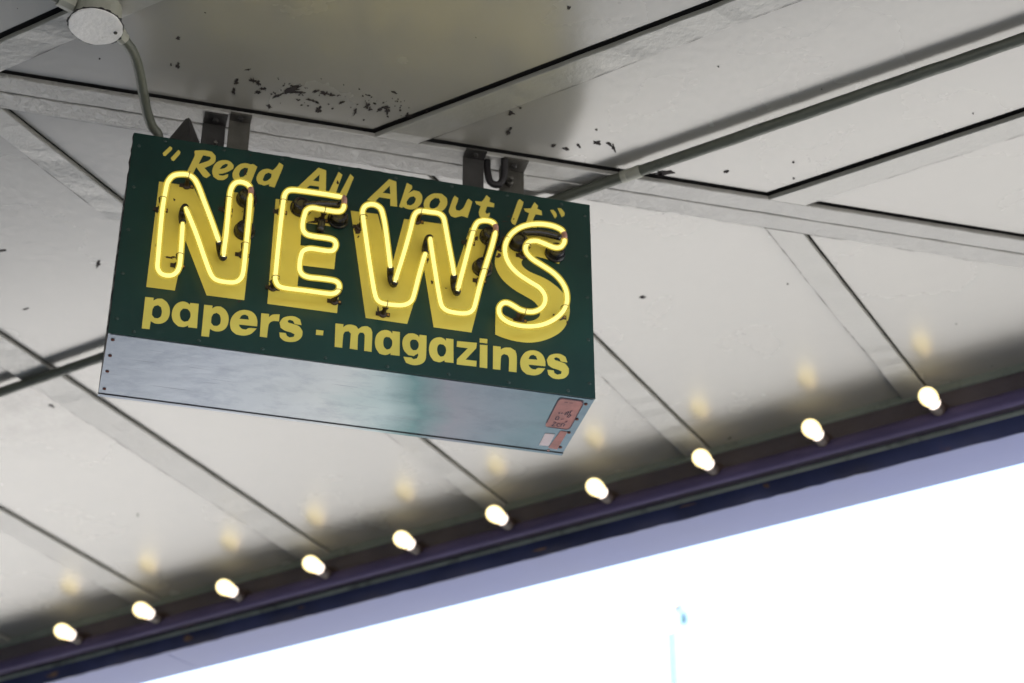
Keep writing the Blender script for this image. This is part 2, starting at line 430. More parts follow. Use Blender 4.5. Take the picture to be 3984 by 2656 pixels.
bm = bmesh.new(); prism(bm, Lpoly(-0.14, -0.14), -0.05, 0.0)
for v in bm.verts: v.co.z += 0.13 if v.co.z > -0.01 else 0.0
tag(from_bm('pavement', bm, 'concrete', M=Mbn), kind='structure')
bm = bmesh.new()
o_ = Lpoly(0.0, 0.0)
box(bm, (-16, EDGE_N - 0.137, -0.05), (EDGE_S, EDGE_N, 0.135))
box(bm, (EDGE_S - 0.137, -12, -0.05), (EDGE_S, EDGE_N - 0.14, 0.135))
tag(from_bm('kerb', bm, 'kerb_stone', M=Mbn, bevel=0.01), kind='structure')

# market building (unseen, left of and behind the view), height set to shade the near street
mk = empty('unseen_market_building', SN(WALL_S, WALL_N, 0.13)); tag(mk, 'unseen grey green market building at the inner corner of the canopy', 'building')
mk.matrix_world = frame(SN(WALL_S, WALL_N, 0.13), b, n, up)
bm = bmesh.new(); box(bm, (-12, -12, 0), (0, 0, 8.8)); from_bm('wall', bm, 'unseen_building_paint', mk)  # wall of the unseen market building
for k in range(4):
    bm = bmesh.new(); box(bm, (-1.0 - 2.6 * k - 1.8, 0.004, 0.6), (-1.0 - 2.6 * k, 0.05, 2.9)); f_ = from_bm('unseen_shop_window', bm, 'frame_paint', mk)
    bm = bmesh.new(); box(bm, (-1.1 - 2.6 * k - 1.6, 0.053, 0.7), (-1.1 - 2.6 * k, 0.058, 2.8)); from_bm('pane', bm, 'dark_glass', f_)  # pane of the unseen shop window
    bm = bmesh.new(); box(bm, (0.004, -1.0 - 2.6 * k - 1.8, 0.6), (0.05, -1.0 - 2.6 * k, 2.9)); f_ = from_bm('unseen_shop_window', bm, 'frame_paint', mk)
    bm = bmesh.new(); box(bm, (0.053, -1.1 - 2.6 * k - 1.6, 0.7), (0.058, -1.1 - 2.6 * k, 2.8)); from_bm('pane', bm, 'dark_glass', f_)

# ------------------------------------------------------------------ ceiling of the canopy
bm = bmesh.new(); prism(bm, [(EDGE_S + 0.1, EDGE_N + 0.1), (-12, EDGE_N + 0.1), (-12, WALL_N), (WALL_S, WALL_N), (WALL_S, -8), (EDGE_S + 0.1, -8)], PANEL + 0.012, PANEL + 0.12)
ceil = tag(from_bm('ceiling', bm, 'deck_dark', M=Mbn), kind='structure')
A_EDGES = [(-0.565, -0.635), (-1.168, -1.234), (-1.762, -1.830), (-2.375, -2.437), (-2.963, -3.058), (-3.583, -3.668), (-4.18, -4.25), (-4.78, -4.85)]
B_EDGES = [(3.180, 3.120), (2.583, 2.519), (1.985, 1.920), (1.385, 1.32), (0.785, 0.72), (3.78, 3.72)]


MW0, MW1 = 4.3045, 4.442                       # edges of the two mitre boards


def grid_plate(poly, z0, z1, sub=0.0):
    bm = bmesh.new(); prism(bm, poly, z0, z1); return bm


JB_, JA_ = 0.013, 0.0045                        # open joints beside the battens
AS = sorted(A_EDGES, key=lambda e: e[1])
starts = [-6.2] + [e[0] + JA_ for e in AS]; ends = [(e[0] + e[1]) / 2 for e in AS] + [None]
for s0, s1 in zip(starts, ends):
    top = 4.10
    if s1 is None: poly = [(s0, s0 + MIT), (top - MIT, top), (s0, top)]
    else: poly = [(s0, max(WALL_N, s0 + MIT)), (s1, min(s1 + MIT, top)), (s1, top), (s0, top)]
    dz = random.uniform(-0.0008, 0.0008)
    from_bm('ceiling_panel', grid_plate(poly, PANEL + dz, PANEL + 0.009), 'ceiling_paint', ceil)
BS = sorted(B_EDGES, key=lambda e: e[1]); SB1 = EDGE_S + 0.05; MB = MW0 - 0.016
starts = [MIT - 5.2] + [(e[0] + e[1]) / 2 for e in BS]; ends = [e[1] - JB_ for e in BS] + [SB1 + MB]
for t0, t1 in zip(starts, ends):
    poly = [(t0 - MB, t0), (SB1, t0), (SB1, t1), (t1 - MB, t1)]
    if t1 == SB1 + MB: poly = poly[:3]
    dz = random.uniform(-0.0008, 0.0008)
    from_bm('ceiling_panel', grid_plate(poly, PANEL + dz, PANEL + 0.009), 'ceiling_paint', ceil)


def wavy_batten(poly, name, mat, thick=0.0102):
    """flat strip with four corners p0,p1 (one side) p3,p2 (other side); edges slightly uneven like thick old paint"""
    p0, p1, p2, p3 = [Vector((q[0], q[1], 0)) for q in poly]
    L_ = (p1 - p0).length; k = max(6, int(L_ / 0.035)); bm = bmesh.new(); rows = []
    sd_ = (p3 - p0).normalized()
    for i in range(k + 1):
        t = i / k; A = p0.lerp(p1, t); B = p3.lerp(p2, t)
        ja = 0 if i in (0, k) else random.uniform(-0.0009, 0.0009); jb = 0 if i in (0, k) else random.uniform(-0.0009, 0.0009)
        zz = H + random.uniform(-0.0006, 0.0006)
        A = A + sd_ * ja; B = B + sd_ * jb; c = 0.0022
        rows.append([bm.verts.new((A.x, A.y, H + thick)), bm.verts.new((A.x, A.y, zz + c)), bm.verts.new((A.x + sd_.x * c, A.y + sd_.y * c, zz)),
                     bm.verts.new((B.x - sd_.x * c, B.y - sd_.y * c, zz)), bm.verts.new((B.x, B.y, zz + c)), bm.verts.new((B.x, B.y, H + thick))])
    for r0, r1 in zip(rows, rows[1:]):
        for j in range(5): bm.faces.new((r0[j], r0[j + 1], r1[j + 1], r1[j]))
        bm.faces.new((r0[5], r0[0], r1[0], r1[5]))
    bm.faces.new(rows[0][::-1]); bm.faces.new(rows[-1])
    o = from_bm(name, bm, mat, ceil)
    return o


for s1, s0 in A_EDGES:
    lo0, lo1 = max(WALL_N, s0 + MW1 + 0.001), max(WALL_N, s1 + MW1 + 0.001)
    if lo1 > EDGE_N - 0.1: continue
    wavy_batten([(s0, lo0), (s0, EDGE_N - 0.004), (s1, EDGE_N - 0.004), (s1, lo1)], 'batten', 'batten_paint')
for t1, t0 in B_EDGES:
    e0, e1 = t0 - MW0 - 0.0 + 0.001, t1 - MW0 + 0.001
    if e1 > EDGE_S - 0.1: continue
    wavy_batten([(e0, t0), (EDGE_S - 0.004, t0), (EDGE_S - 0.004, t1), (e1, t1)], 'batten', 'batten_paint')
for d0, d1 in ((MW0, 4.3685), (4.3735, MW1)):
    s0 = WALL_S
    q0, q1 = (s0, s0 + d0), (EDGE_N - 0.06 - d0, EDGE_N - 0.06)
    r0, r1 = (s0, s0 + d1), (EDGE_N - 0.06 - d1, EDGE_N - 0.06)
    wavy_batten([q0, q1, r1, r0], 'mitre_board', 'old_paint')


# hairline cracks in the paint along the boards' other edges: broken, uneven lines
bmk = bmesh.new()


def crack_line(p0, p1, wd=0.0011, keep=0.72):
    P0, P1 = Vector(p0), Vector(p1); L_ = (P1 - P0).length; d_ = (P1 - P0) / L_; sd_ = Vector((-d_.y, d_.x)); t = 0.0; wob = 0.0
    while t < L_:
        ln = random.uniform(0.015, 0.11)
        if random.random() < keep:
            k = 4; lo, hi = [], []
            for i in range(k + 1):
                q = P0 + d_ * min(L_, t + ln * i / k); wob = max(-.0012, min(.0012, wob + random.uniform(-.0005, .0005)))
                w_ = wd * random.uniform(.35, 1.25) * (0.3 if i in (0, k) else 1)
                lo.append(bmk.verts.new((q.x + sd_.x * (wob - w_ / 2), q.y + sd_.y * (wob - w_ / 2), H - .0010)))
                hi.append(bmk.verts.new((q.x + sd_.x * (wob + w_ / 2), q.y + sd_.y * (wob + w_ / 2), H - .0010)))
            for i in range(k): bmk.faces.new((lo[i], lo[i + 1], hi[i + 1], hi[i]))
        t += ln


for s1, s0 in A_EDGES:
    if s1 + MW1 > EDGE_N - 0.1: continue
    crack_line((s0 + .002, max(WALL_N, s0 + MW1)), (s0 + .002, EDGE_N - .03))
for t1, t0 in B_EDGES:
    if t1 - MW0 > EDGE_S - 0.1: continue
    crack_line((t1 - MW0, t1 - .002), (EDGE_S - .01, t1 - .002), .0009, .5)
crack_line((WALL_S, WALL_S + MW1 - .003), (EDGE_N - .1 - MW1, EDGE_N - .1), .0011, .6)
ck = from_bm('cracked_paint', bmk, 'chip_dark', ceil); ck['kind'] = 'stuff'

# paint chips: dark bare patches where paint has flaked off the panels (positions read from the photograph)
K5 = 1100 / 2352.0
C5 = (0, 0, K5); C6 = (1000, 0, K5); C7 = (2000, 0, 1984 / 2352.0); C1 = (350, 450, K5); C2 = (1350, 600, K5); C3 = (350, 1050, K5); C4 = (1350, 1100, K5)
DT = (550, 380, 500 / 2352.0)


def px(c, q):
    return (c[0] + q[0] * c[2], c[1] + q[1] * c[2])


CH = [(C5, 1483, 317, 16, 14, 0), (C5, 1478, 550, 14, 28, .2), (C5, 1422, 538, 9, 11, 0), (C5, 2060, 580, 20, 7, -.2), (C5, 1965, 685, 17, 26, .3), (C5, 1945, 760, 14, 30, .2),
      (C5, 2105, 670, 26, 18, .3), (C5, 2145, 695, 22, 18, .9), (C5, 2190, 740, 26, 12, 0), (C5, 2145, 768, 26, 14, -.2), (C5, 2240, 890, 20, 16, .3), (C5, 828, 490, 6, 6, 0),
      (C6, 300, 745, 60, 22, -.4), (C6, 340, 720, 14, 8, -.9), (C6, 350, 770, 50, 9, .15), (C6, 180, 795, 50, 10, -.3), (C6, 220, 712, 9, 8, 0), (C6, 495, 758, 25, 8, -.3), (C6, 560, 775, 34, 12, .2), (C6, 620, 790, 26, 10, .2),
      (C6, 345, 835, 12, 6, -.6), (C6, 455, 835, 34, 8, .3), (C6, 500, 855, 18, 8, .5), (C6, 510, 910, 24, 28, .4), (C6, 425, 880, 6, 6, 0), (C6, 700, 855, 16, 7, -.6), (C6, 720, 848, 12, 5, -.2), (C6, 628, 905, 8, 6, 0),
      (C6, 818, 935, 14, 26, .5), (C6, 918, 880, 26, 18, -.3), (C6, 940, 912, 18, 9, 0), (C6, 1020, 915, 26, 10, -.6), (C6, 1060, 895, 34, 12, 0), (C6, 1085, 925, 16, 24, .2), (C6, 1190, 918, 9, 7, 0), (C6, 1255, 960, 22, 18, .3),
      (C6, 1140, 770, 22, 8, .2), (C6, 1412, 938, 9, 12, 0), (C6, 2115, 945, 22, 16, .2), (C6, 2092, 1105, 16, 18, .2), (C6, 2110, 1075, 8, 12, .5), (C6, 2190, 900, 8, 5, 0), (C6, 1150, 1192, 8, 5, 0),
      (C7, 252, 38, 8, 7, 0), (C7, 182, 672, 9, 7, 0), (C7, 243, 690, 15, 7, .2), (C7, 300, 675, 12, 5, .8), (C7, 382, 660, 15, 8, .1), (C7, 440, 668, 14, 5, .5), (C7, 462, 688, 8, 16, -.3), (C7, 380, 600, 4, 3, 0), (C7, 690, 800, 40, 7, -.1), (C7, 670, 806, 12, 12, .3),
      (C7, 980, 793, 14, 4, -.2), (C7, 1288, 750, 5, 4, 0), (C7, 1290, 825, 4, 4, 0), (C7, 593, 1370, 14, 5, -.2), (C7, 1262, 1310, 4, 4, 0), (C7, 1345, 1155, 12, 3, -.2),
      ((0, 0, 1.694), 225, 608, 5, 9, .4), ((0, 0, 1.694), 5, 576, 8, 2, -.2), ((0, 0, 1.694), 60, 710, 6, 1.5, -.3), ((0, 0, 1.694), 316, 1184, 2, 4, .3), ((0, 0, 1.694), 118, 932, 7, 3, .5),
      ((0, 0, 1.694), 310, 1020, 7, 1.6, -.2), ((0, 0, 1.694), 1477, 684, 4, 1.5, 0), ((0, 0, 1.694), 1676, 1006, 5, 2, -.5)]
for _ in range(70):
    t = random.random(); x = 60 + 1300 * t; y = 730 + 200 * t + random.gauss(0, 55)
    sz = random.uniform(1.5, 6.5) ** 1.0
    CH.append((C6, x, y, sz * random.uniform(.7, 2.0), sz * random.uniform(.5, 1.1), random.uniform(-.8, .8)))
for _ in range(20):
    CH.append(((0, 0, 1), random.uniform(0, 3984), random.uniform(0, 1500), random.uniform(1, 3.2), random.uniform(1, 2.4), random.random()))
bm = bmesh.new()
Minv = Mbn.inverted()
for c, x, y, rx, ry, rot in CH:
    poly = []
    for q in blob(x, y, rx * .92, ry * .92, rot, k=15, jag=0.62):
        P = Minv @ at_z(*px(c, q), PANEL - 0.0012); poly.append(P)
    vs_ = [bm.verts.new(p_) for p_ in poly]; vt = [bm.verts.new(p_ + Vector((0, 0, 0.004))) for p_ in poly]
    bm.faces.new(vs_); k = len(vs_)
    for i in range(k): bm.faces.new((vs_[i], vs_[(i + 1) % k], vt[(i + 1) % k], vt[i]))
pc = from_bm('paint_chips', bm, 'chip_dark', ceil); pc['kind'] = 'stuff'

# ------------------------------------------------------------------ beam with the bulbs along the street edge
S0, S1 = -9.0, EDGE_S - 0.03


def strip(name, prof, mat, parent, s0=S0, s1=S1, jag=0.0, smooth=False, seg=0.25, closed=False, jn=0.0):
    """profile [(n, z)] swept along b"""
    bm = bmesh.new(); k = max(2, int((s1 - s0) / seg)); rows = []
    for i in range(k + 1):
        s = s0 + (s1 - s0) * i / k
        row = []
        for j, (t, z) in enumerate(prof):
            jz = random.uniform(-jag, jag) if (jag and j in (len(prof) - 2, len(prof) - 1)) else 0
            row.append(bm.verts.new((s, t + (random.uniform(-jn, jn) if (jn and j in (1, 2)) else 0), H + z + jz)))
        rows.append(row)
    m_ = len(prof)
    for r0, r1 in zip(rows, rows[1:]):
        for j in range(m_ if closed else m_ - 1):
            bm.faces.new((r0[j], r0[(j + 1) % m_], r1[(j + 1) % m_], r1[j]))
    if closed: bm.faces.new(rows[0]); bm.faces.new(rows[-1][::-1])
    return from_bm(name, bm, mat, parent, smooth=smooth)


beam = empty('canopy_beam'); beam.matrix_world = Mbn
tag(beam, 'dark canopy edge beam with rounded lip carrying the row of bulbs', 'beam')
strip('trim_strip', [(EDGE_N - .006, 0.012), (EDGE_N - .006, -0.0055), (EDGE_N - .002, -0.0085), (EDGE_N + .012, -0.0085), (EDGE_N + .012, 0.012)], 'beam_green', beam, closed=True, jag=0.0008, seg=0.05)
strip('bulb_rail', [(EDGE_N + .002, -0.0087), (EDGE_N + .002, -0.088), (EDGE_N + .04, -0.088), (EDGE_N + .04, -0.0087)], 'beam_brown', beam, closed=True)
lp = []
for i in range(15):
    t = math.pi * (0.5 + i / 14); lp.append((4.0555 + 0.0185 * math.cos(t), -0.0785 + 0.0185 * math.sin(t)))
strip('rounded_lip', [(4.0605, -0.0600)] + lp[1:] + [(4.0605, -0.0970)], 'beam_lip', beam, smooth=True, closed=True)
strip('painted_strip', [(4.1450, -0.0600), (4.1200, -0.0600), (4.1200, -0.0912), (4.1450, -0.0912)], 'strip_green', beam, closed=True, jag=0.0012, seg=0.04)
strip('fascia_board', [(4.1215, -0.0915), (4.1180, -0.0915), (4.1180, -0.1385), (4.1215, -0.1385)], 'beam_navy', beam, closed=True, jag=0.0013, seg=0.03)
for s0, s1 in ((S0, -3.605), (-3.602, S1)):
    sf = []
    for i in range(9):
        t = i / 8; sf.append((4.1230 + 0.185 * t, -0.1365 - 0.004 * math.sin(math.pi * t) + 0.017 * t))
    strip('outer_soffit', sf + [(4.318, -0.10), (4.318, 0.13), (4.1482, 0.13), (4.1482, -0.05), (4.1230, -0.05)], 'soffit_lavender', beam, s0=s0, s1=s1, closed=True, smooth=False)

# scuffs and bare brown patches on the fascia board (positions read from the photograph)
bm = bmesh.new(); k_ = 1.69388
for x, y, rx, ry in [(70, 1527, 26, 9), (30, 1545, 18, 3), (442, 1434, 18, 6), (480, 1424, 5, 4), (500, 1420, 4, 4), (560, 1408, 22, 5), (800, 1350, 24, 4), (430, 1466, 10, 6), (250, 1490, 40, 1.5), (960, 1310, 30, 3), (1010, 1340, 9, 6), (1240, 1262, 22, 2), (1580, 1160, 16, 2), (1760, 1115, 8, 5), (2080, 1010, 34, 1.6), (2230, 972, 26, 1.5), (120, 1550, 14, 5), (690, 1395, 8, 2)]:
    q = [Mbn.inverted() @ at_n(u_ * k_, v_ * k_, 4.1168) for u_, v_ in blob(x, y, rx, ry, -.26, 12, .45)]
    q = [v for v in q if True]
    zs = [v.z - H for v in q]
    if min(zs) < -.137 or max(zs) > -.093: q = [Vector((v.x, v.y, H + max(-.137, min(-.093, v.z - H)))) for v in q]
    bm.faces.new([bm.verts.new(v) for v in q])
sc_ = from_bm('scuffed_paint', bm, 'scuff_brown', beam); sc_['kind'] = 'stuff'

# the matching edge on the other street side of the corner
beam2 = empty('canopy_fascia'); beam2.matrix_world = frame(Vector((0, 0, 0)), n, b, up)
tag(beam2, 'plain fascia closing the other street edge of the canopy', 'fascia')
bm = bmesh.new(); box(bm, (-8, EDGE_S + .03, H - .10), (EDGE_N - .01, EDGE_S + .09, H + .13)); from_bm('fascia_board', bm, 'beam_navy', beam2)

# ------------------------------------------------------------------ the bulbs
names = ['leftmost lit round bulb of the row along the dark beam', 'second lit bulb from the left along the dark beam', 'third lit bulb from the left along the dark beam',
         'fourth lit bulb from the left, at the foot of a ceiling batten', 'fifth lit bulb from the left along the dark beam', 'sixth lit bulb from the left, below the middle of the sign',
         'seventh lit bulb from the left, just right of the sign corner', 'third lit bulb from the right, at the foot of a ceiling batten', 'second lit bulb from the right along the dark beam',
         'rightmost lit round bulb of the row along the dark beam']
BPX = [(142, 1449), (323, 1400), (514, 1350), (713, 1297), (922, 1243), (1135, 1183), (1365, 1120), (1610, 1054), (1862, 984), (2131, 910)]
BZ, BN = -0.067, 3.957
bp0 = None
ax = Vector((0.0, -1.0, -0.05)).normalized()
for i, q in enumerate(BPX):
    P = Minv @ at_n(q[0] * 1.69388, q[1] * 1.69388, BN)
    if bp0 is None:
        root = empty('light_bulb'); root.matrix_world = Mbn @ Matrix.Translation((P.x, EDGE_N + 0.002, H + BZ + 0.004))
        bm = bmesh.new(); lathe(bm, [(0, 0), (0, .024), (.012, .024), (.014, .0195), (.060, .0182), (.0605, .0170), (.050, 0)], 18, ax); k1 = from_bm('socket', bm, 'socket_dark', root, smooth=False)
        bm = bmesh.new(); lathe(bm, [(.056, 0), (.056, .0165), (.067, .0172), (.0725, .0178)], 18, ax); k2 = from_bm('cap', bm, 'bulb_neck', root, smooth=True)
        pr = [(.0715, .0176), (.077, .0192), (.084, .0208), (.093, .0230), (.102, .0236), (.111, .0226), (.119, .0192), (.125, .0140), (.1285, .0075), (.1295, 0)]
        bm = bmesh.new(); lathe(bm, pr, 22, ax); k3 = from_bm('globe', bm, 'bulb_glass', root, smooth=True)
        bm = bmesh.new(); lathe(bm, [(.074, 0)] + [(t_ * .96 + .004, r_ * .80) for t_, r_ in pr], 20, ax); k4 = from_bm('glowing_core', bm, 'bulb_glow', root, smooth=True)
        bp0 = root
    else:
        root = bp0.copy(); COL.objects.link(root); root.matrix_world = Mbn @ Matrix.Translation((P.x, EDGE_N + 0.002, H + BZ + 0.004))
        for ch in (k1, k2, k3, k4):
            c = ch.copy(); COL.objects.link(c); c.parent = root
    tag(root, names[i], 'light bulb', 'bulbs along the canopy beam')

# ------------------------------------------------------------------ long conduit under the ceiling
CN, CZ = 2.878, H - 0.0122
cd = empty('conduit_pipe', SN(-4, CN, CZ)); cd.matrix_world = frame(SN(0, CN, CZ), b, n, up)
tag(cd, 'long straight painted conduit pipe crossing the ceiling behind the sign', 'pipe')
bm = bmesh.new(); pts = [(-6.2 + 0.05 * i, random.uniform(-.0004, .0004), random.uniform(-.0004, .0004)) for i in range(int((6.2 + EDGE_S) / 0.05) + 1)]
tube(bm, pts, [0.0117 + random.uniform(-.0004, .0004) for _ in pts], 14); from_bm('pipe', bm, 'conduit_paint', cd, smooth=True)
for s in (-1.386, -4.0):
    bm = bmesh.new(); lathe(bm, [(-.022, .0115), (-.022, .0134), (-.012, .0138), (-.010, .0131), (.010, .0131), (.012, .0138), (.022, .0134), (.022, .0115)], 16, Vector((1, 0, 0)), Vector((s, 0, 0))); from_bm('coupling', bm, 'box_paint', cd, smooth=False)

# ------------------------------------------------------------------ junction box and curved conduit to the sign
JB = at_z(372, 105, H - 0.055); JB.z = H
jb = empty('junction_box', JB); tag(jb, 'round junction box on the ceiling with pipe curving down to the sign', 'junction box')
bm = bmesh.new(); lathe(bm, [(0.0125, .036), (-.004, .036), (-.006, .043), (-.0495, .0450), (-.0509, .042), (-.0509, 0)], 32); from_bm('housing', bm, 'box_paint', jb, smooth=False)
bm = bmesh.new()
rim = [0.0492 + random.uniform(-.0007, .0007) for _ in range(36)]
ring = lambda z, f: [bm.verts.new((rim[i] * f * math.cos(2 * math.pi * i / 36), rim[i] * f * math.sin(2 * math.pi * i / 36), z)) for i in range(36)]
r0, r1, r2 = ring(-.0525, 1), ring(-.0548, 1), ring(-.0556, .96)
bm.faces.new(r0); bm.faces.new(r2[::-1])
for A_, B_ in ((r0, r1), (r1, r2)):
    for i in range(36): bm.faces.new((A_[i], A_[(i + 1) % 36], B_[(i + 1) % 36], B_[i]))
from_bm('cover', bm, 'cover_paint', jb)
bm = bmesh.new(); k = 72
ro = [0.0503 + random.uniform(0, .0042) * (1 if random.random() < .6 else .1) for _ in range(k)]
for z0, z1 in ((-.0524, -.0510),):
    lo = [bm.verts.new((ro[i] * math.cos(2 * math.pi * i / k), ro[i] * math.sin(2 * math.pi * i / k), z0)) for i in range(k)]
    hi = [bm.verts.new((ro[i] * math.cos(2 * math.pi * i / k), ro[i] * math.sin(2 * math.pi * i / k), z1)) for i in range(k)]
    bm.faces.new(lo[::-1]); bm.faces.new(hi)
    for i in range(k): bm.faces.new((lo[i], lo[(i + 1) % k], hi[(i + 1) % k], hi[i]))
from_bm('gasket', bm, 'black_block', jb)
# hub on the side away to the upper left, feeding from the ceiling
hp = [Vector((-.040, -.028, -.028)), Vector((-.062, -.046, -.026)), Vector((-.095, -.072, -.022)), Vector((-.30, -.24, -.013))]
bm = bmesh.new(); tube(bm, hp, [.012, .0115, .0098, .0098], 14); from_bm('feed_pipe', bm, 'conduit_paint', jb, smooth=True)
bm = bmesh.new(); tube(bm, [hp[0] * .98, hp[1]], .0145, 8); from_bm('locknut', bm, 'box_paint', jb)
# the pipe down into the top of the sign: start at the box rim, end on the sign's top behind its front edge
cp = [(C5, 985, 275, 'z', -0.038), (C5, 1030, 325, 'z', -0.040), (C5, 1110, 440, 'z', -0.044)]
pts = [at_z(*px(c, (x, y)), H + dz) for c, x, y, _, dz in cp]
endp = at_sign(*px(C5, (1330, 1140)), -0.045); E3 = S3(endp[0], 0.0, -0.045)
mid = []
for (x, y, f) in ((1160, 600, .25), (1195, 790, .5), (1225, 940, .72), (1265, 1050, .88), (1312, 1115, .97)):
    d = ray(*px(C5, (x, y)))
    d0 = (pts[-1] - CAMP).length; d1 = (E3 - CAMP).length
    mid.append(CAMP + d * (d0 + (d1 - d0) * f))
pth = smooth_path(pts + mid + [E3 + Vector((0, 0, .004))], 5)
bm = bmesh.new(); tube(bm, [p_ - JB for p_ in pth], [0.0098 + random.uniform(-.0003, .0003) for _ in pth], 14); from_bm('curved_pipe', bm, 'conduit_paint', jb, smooth=True)
e0 = pth[0] - JB; e1 = pth[6] - JB
bm = bmesh.new(); tube(bm, [e0 - (e1 - e0) * .4, e0 + (e1 - e0) * .25, e0 + (e1 - e0) * .3, e0 + (e1 - e0) * .8], [.0145, .0145, .0122, .0122], 10); from_bm('connector', bm, 'box_paint', jb)
for t in (0.4,):
    bm = bmesh.new(); lathe(bm, [(-.0556, .0038), (-.0575, .0034), (-.0582, 0)], 10, None, Vector((.037 * math.cos(t), .037 * math.sin(t), 0))); from_bm('screw', bm, 'screw_dark', jb)

# ================================================================== THE SIGN
sign = empty('news_sign'); sign.matrix_world = frame(SO - up * SH, a, dd, up)      # x along, y away, z up, origin bottom left front
tag(sign, 'green hanging box sign with yellow lettering and lit neon NEWS', 'sign')
T = 0.0025


def panel(name, lo, hi, mat):
    bm = bmesh.new(); box(bm, lo, hi); return from_bm(name, bm, mat, sign)


front = panel('front_panel', (0, 0, 0), (SW, T, SH), 'sign_green')
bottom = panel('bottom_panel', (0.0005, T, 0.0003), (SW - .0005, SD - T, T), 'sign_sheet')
panel('side_panel', (0.0004, T, T), (T, SD - T, SH - .0004), 'sign_edge')
panel('side_panel', (SW - T, T, T), (SW - .0004, SD - T, SH - .0004), 'sign_edge')
panel('top_panel', (T, T, SH - T), (SW - T, SD - T, SH - .0006), 'sign_edge')
panel('back_panel', (0, SD - T, 0), (SW, SD, SH), 'sign_green')
# folded lip of the underside along the back and front edges
bm = bmesh.new(); box(bm, (0, SD - .0095, -.0006), (SW, SD - .0075, .0002)); from_bm('seam', bm, 'sign_edge', bottom)
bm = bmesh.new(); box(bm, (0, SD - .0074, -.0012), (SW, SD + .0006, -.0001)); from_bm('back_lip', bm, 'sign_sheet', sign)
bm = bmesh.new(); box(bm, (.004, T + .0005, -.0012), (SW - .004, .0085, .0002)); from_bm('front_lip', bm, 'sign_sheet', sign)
# uneven black sealant along the left edge and the top
bm = bmesh.new()
for side in range(2):
    k = 46; prev = None
    for i in range(k + 1):
        t = i / k
        wv = random.uniform(.0008, .0036)
        if side == 0: p_ = [(-wv, .002, SH * t), (-wv, .006, SH * t), (.0, .006, SH * t), (.0, .002, SH * t)]
        else: p_ = [(SW * .22 + SW * .5 * t, .003, SH), (SW * .22 + SW * .5 * t, .003, SH + wv), (SW * .22 + SW * .5 * t, .006, SH + wv), (SW * .22 + SW * .5 * t, .006, SH)]
        row = [bm.verts.new(v) for v in p_]
        if prev:
            for j in range(4): bm.faces.new((prev[j], prev[(j + 1) % 4], row[(j + 1) % 4], row[j]))
        prev = row
from_bm('edge_sealant', bm, 'black_block', sign)


def sgn(u, v, off=0.0):
    """sign coordinates: metres right of the left edge, below the top, in front of the face"""
    return Vector((u, -off, SH - v))


# ---- painted lettering (flat sheets just proud of the face)
def letter(outer, holes=(), c=C1, shift=None, name='painted_letter', mat='sign_yellow', corner=38, parent=None):
    loops = []
    for lp_ in [outer] + list(holes):
        q = [at_sign(*px(c, p_)) for p_ in lp_]
        if shift: q = [(x + shift[0], y + shift[1]) for x, y in q]
        s_ = smooth_path([Vector((x, y, 0)) for x, y in q], 4, closed=True, corner=corner)
        loops.append(s_)
    tris = tessellate_polygon([[Vector((v.x, v.y, 0)) for v in l] for l in loops])
    flat = [v for l in loops for v in l]
    bm = bmesh.new(); vv = [bm.verts.new(sgn(v.x, v.y, 0.0006)) for v in flat]
    for t in tris:
        try: f = bm.faces.new([vv[i] for i in t])
        except ValueError: continue
    bmesh.ops.recalc_face_normals(bm, faces=bm.faces)
    for f in bm.faces:
        f.normal_update()
        if f.normal.y > 0: f.normal_flip()
    me = bpy.data.meshes.new(name); bm.to_mesh(me); bm.free()
    return link(name, me, mat, parent or front)


def shift_of(c0, p0, c1, p1):
    q0, q1 = at_sign(*px(c0, p0)), at_sign(*px(c1, p1)); return (q1[0] - q0[0], q1[1] - q0[1])


# block letters behind the neon
letter([(575, 548), (860, 588), (1085, 1085), (1150, 630), (1380, 660), (1283, 1535), (970, 1495), (795, 1040), (705, 1455), (468, 1425)], corner=5)
letter([(1545, 692), (2115, 772), (2092, 932), (1762, 887), (1750, 1078), (2048, 1118), (2032, 1278), (1742, 1243), (1725, 1422), (2072, 1465), (2055, 1643), (1475, 1565)], corner=5)
letter([(30, 470), (255, 497), (372, 930), (475, 538), (790, 580), (893, 1000), (1022, 612), (1245, 645), (1035, 1483), (720, 1440), (642, 960), (500, 1412), (155, 1362)], c=C2, corner=5)
letter([(1765, 915), (1650, 870), (1560, 850), (1490, 858), (1452, 892), (1462, 932), (1520, 978), (1640, 1030), (1735, 1092), (1805, 1165), (1845, 1240), (1852, 1320), (1822, 1420), (1762, 1490), (1650, 1545), (1530, 1567), (1400, 1555), (1290, 1524), (1232, 1500),
        (1236, 1272), (1300, 1330), (1390, 1375), (1480, 1392), (1560, 1378), (1603, 1342), (1600, 1290), (1560, 1230), (1480, 1180), (1380, 1120), (1290, 1040), (1238, 950), (1230, 880), (1250, 800), (1300, 732), (1380, 670), (1480, 635), (1600, 625), (1700, 648), (1790, 690)], c=C2, corner=60)
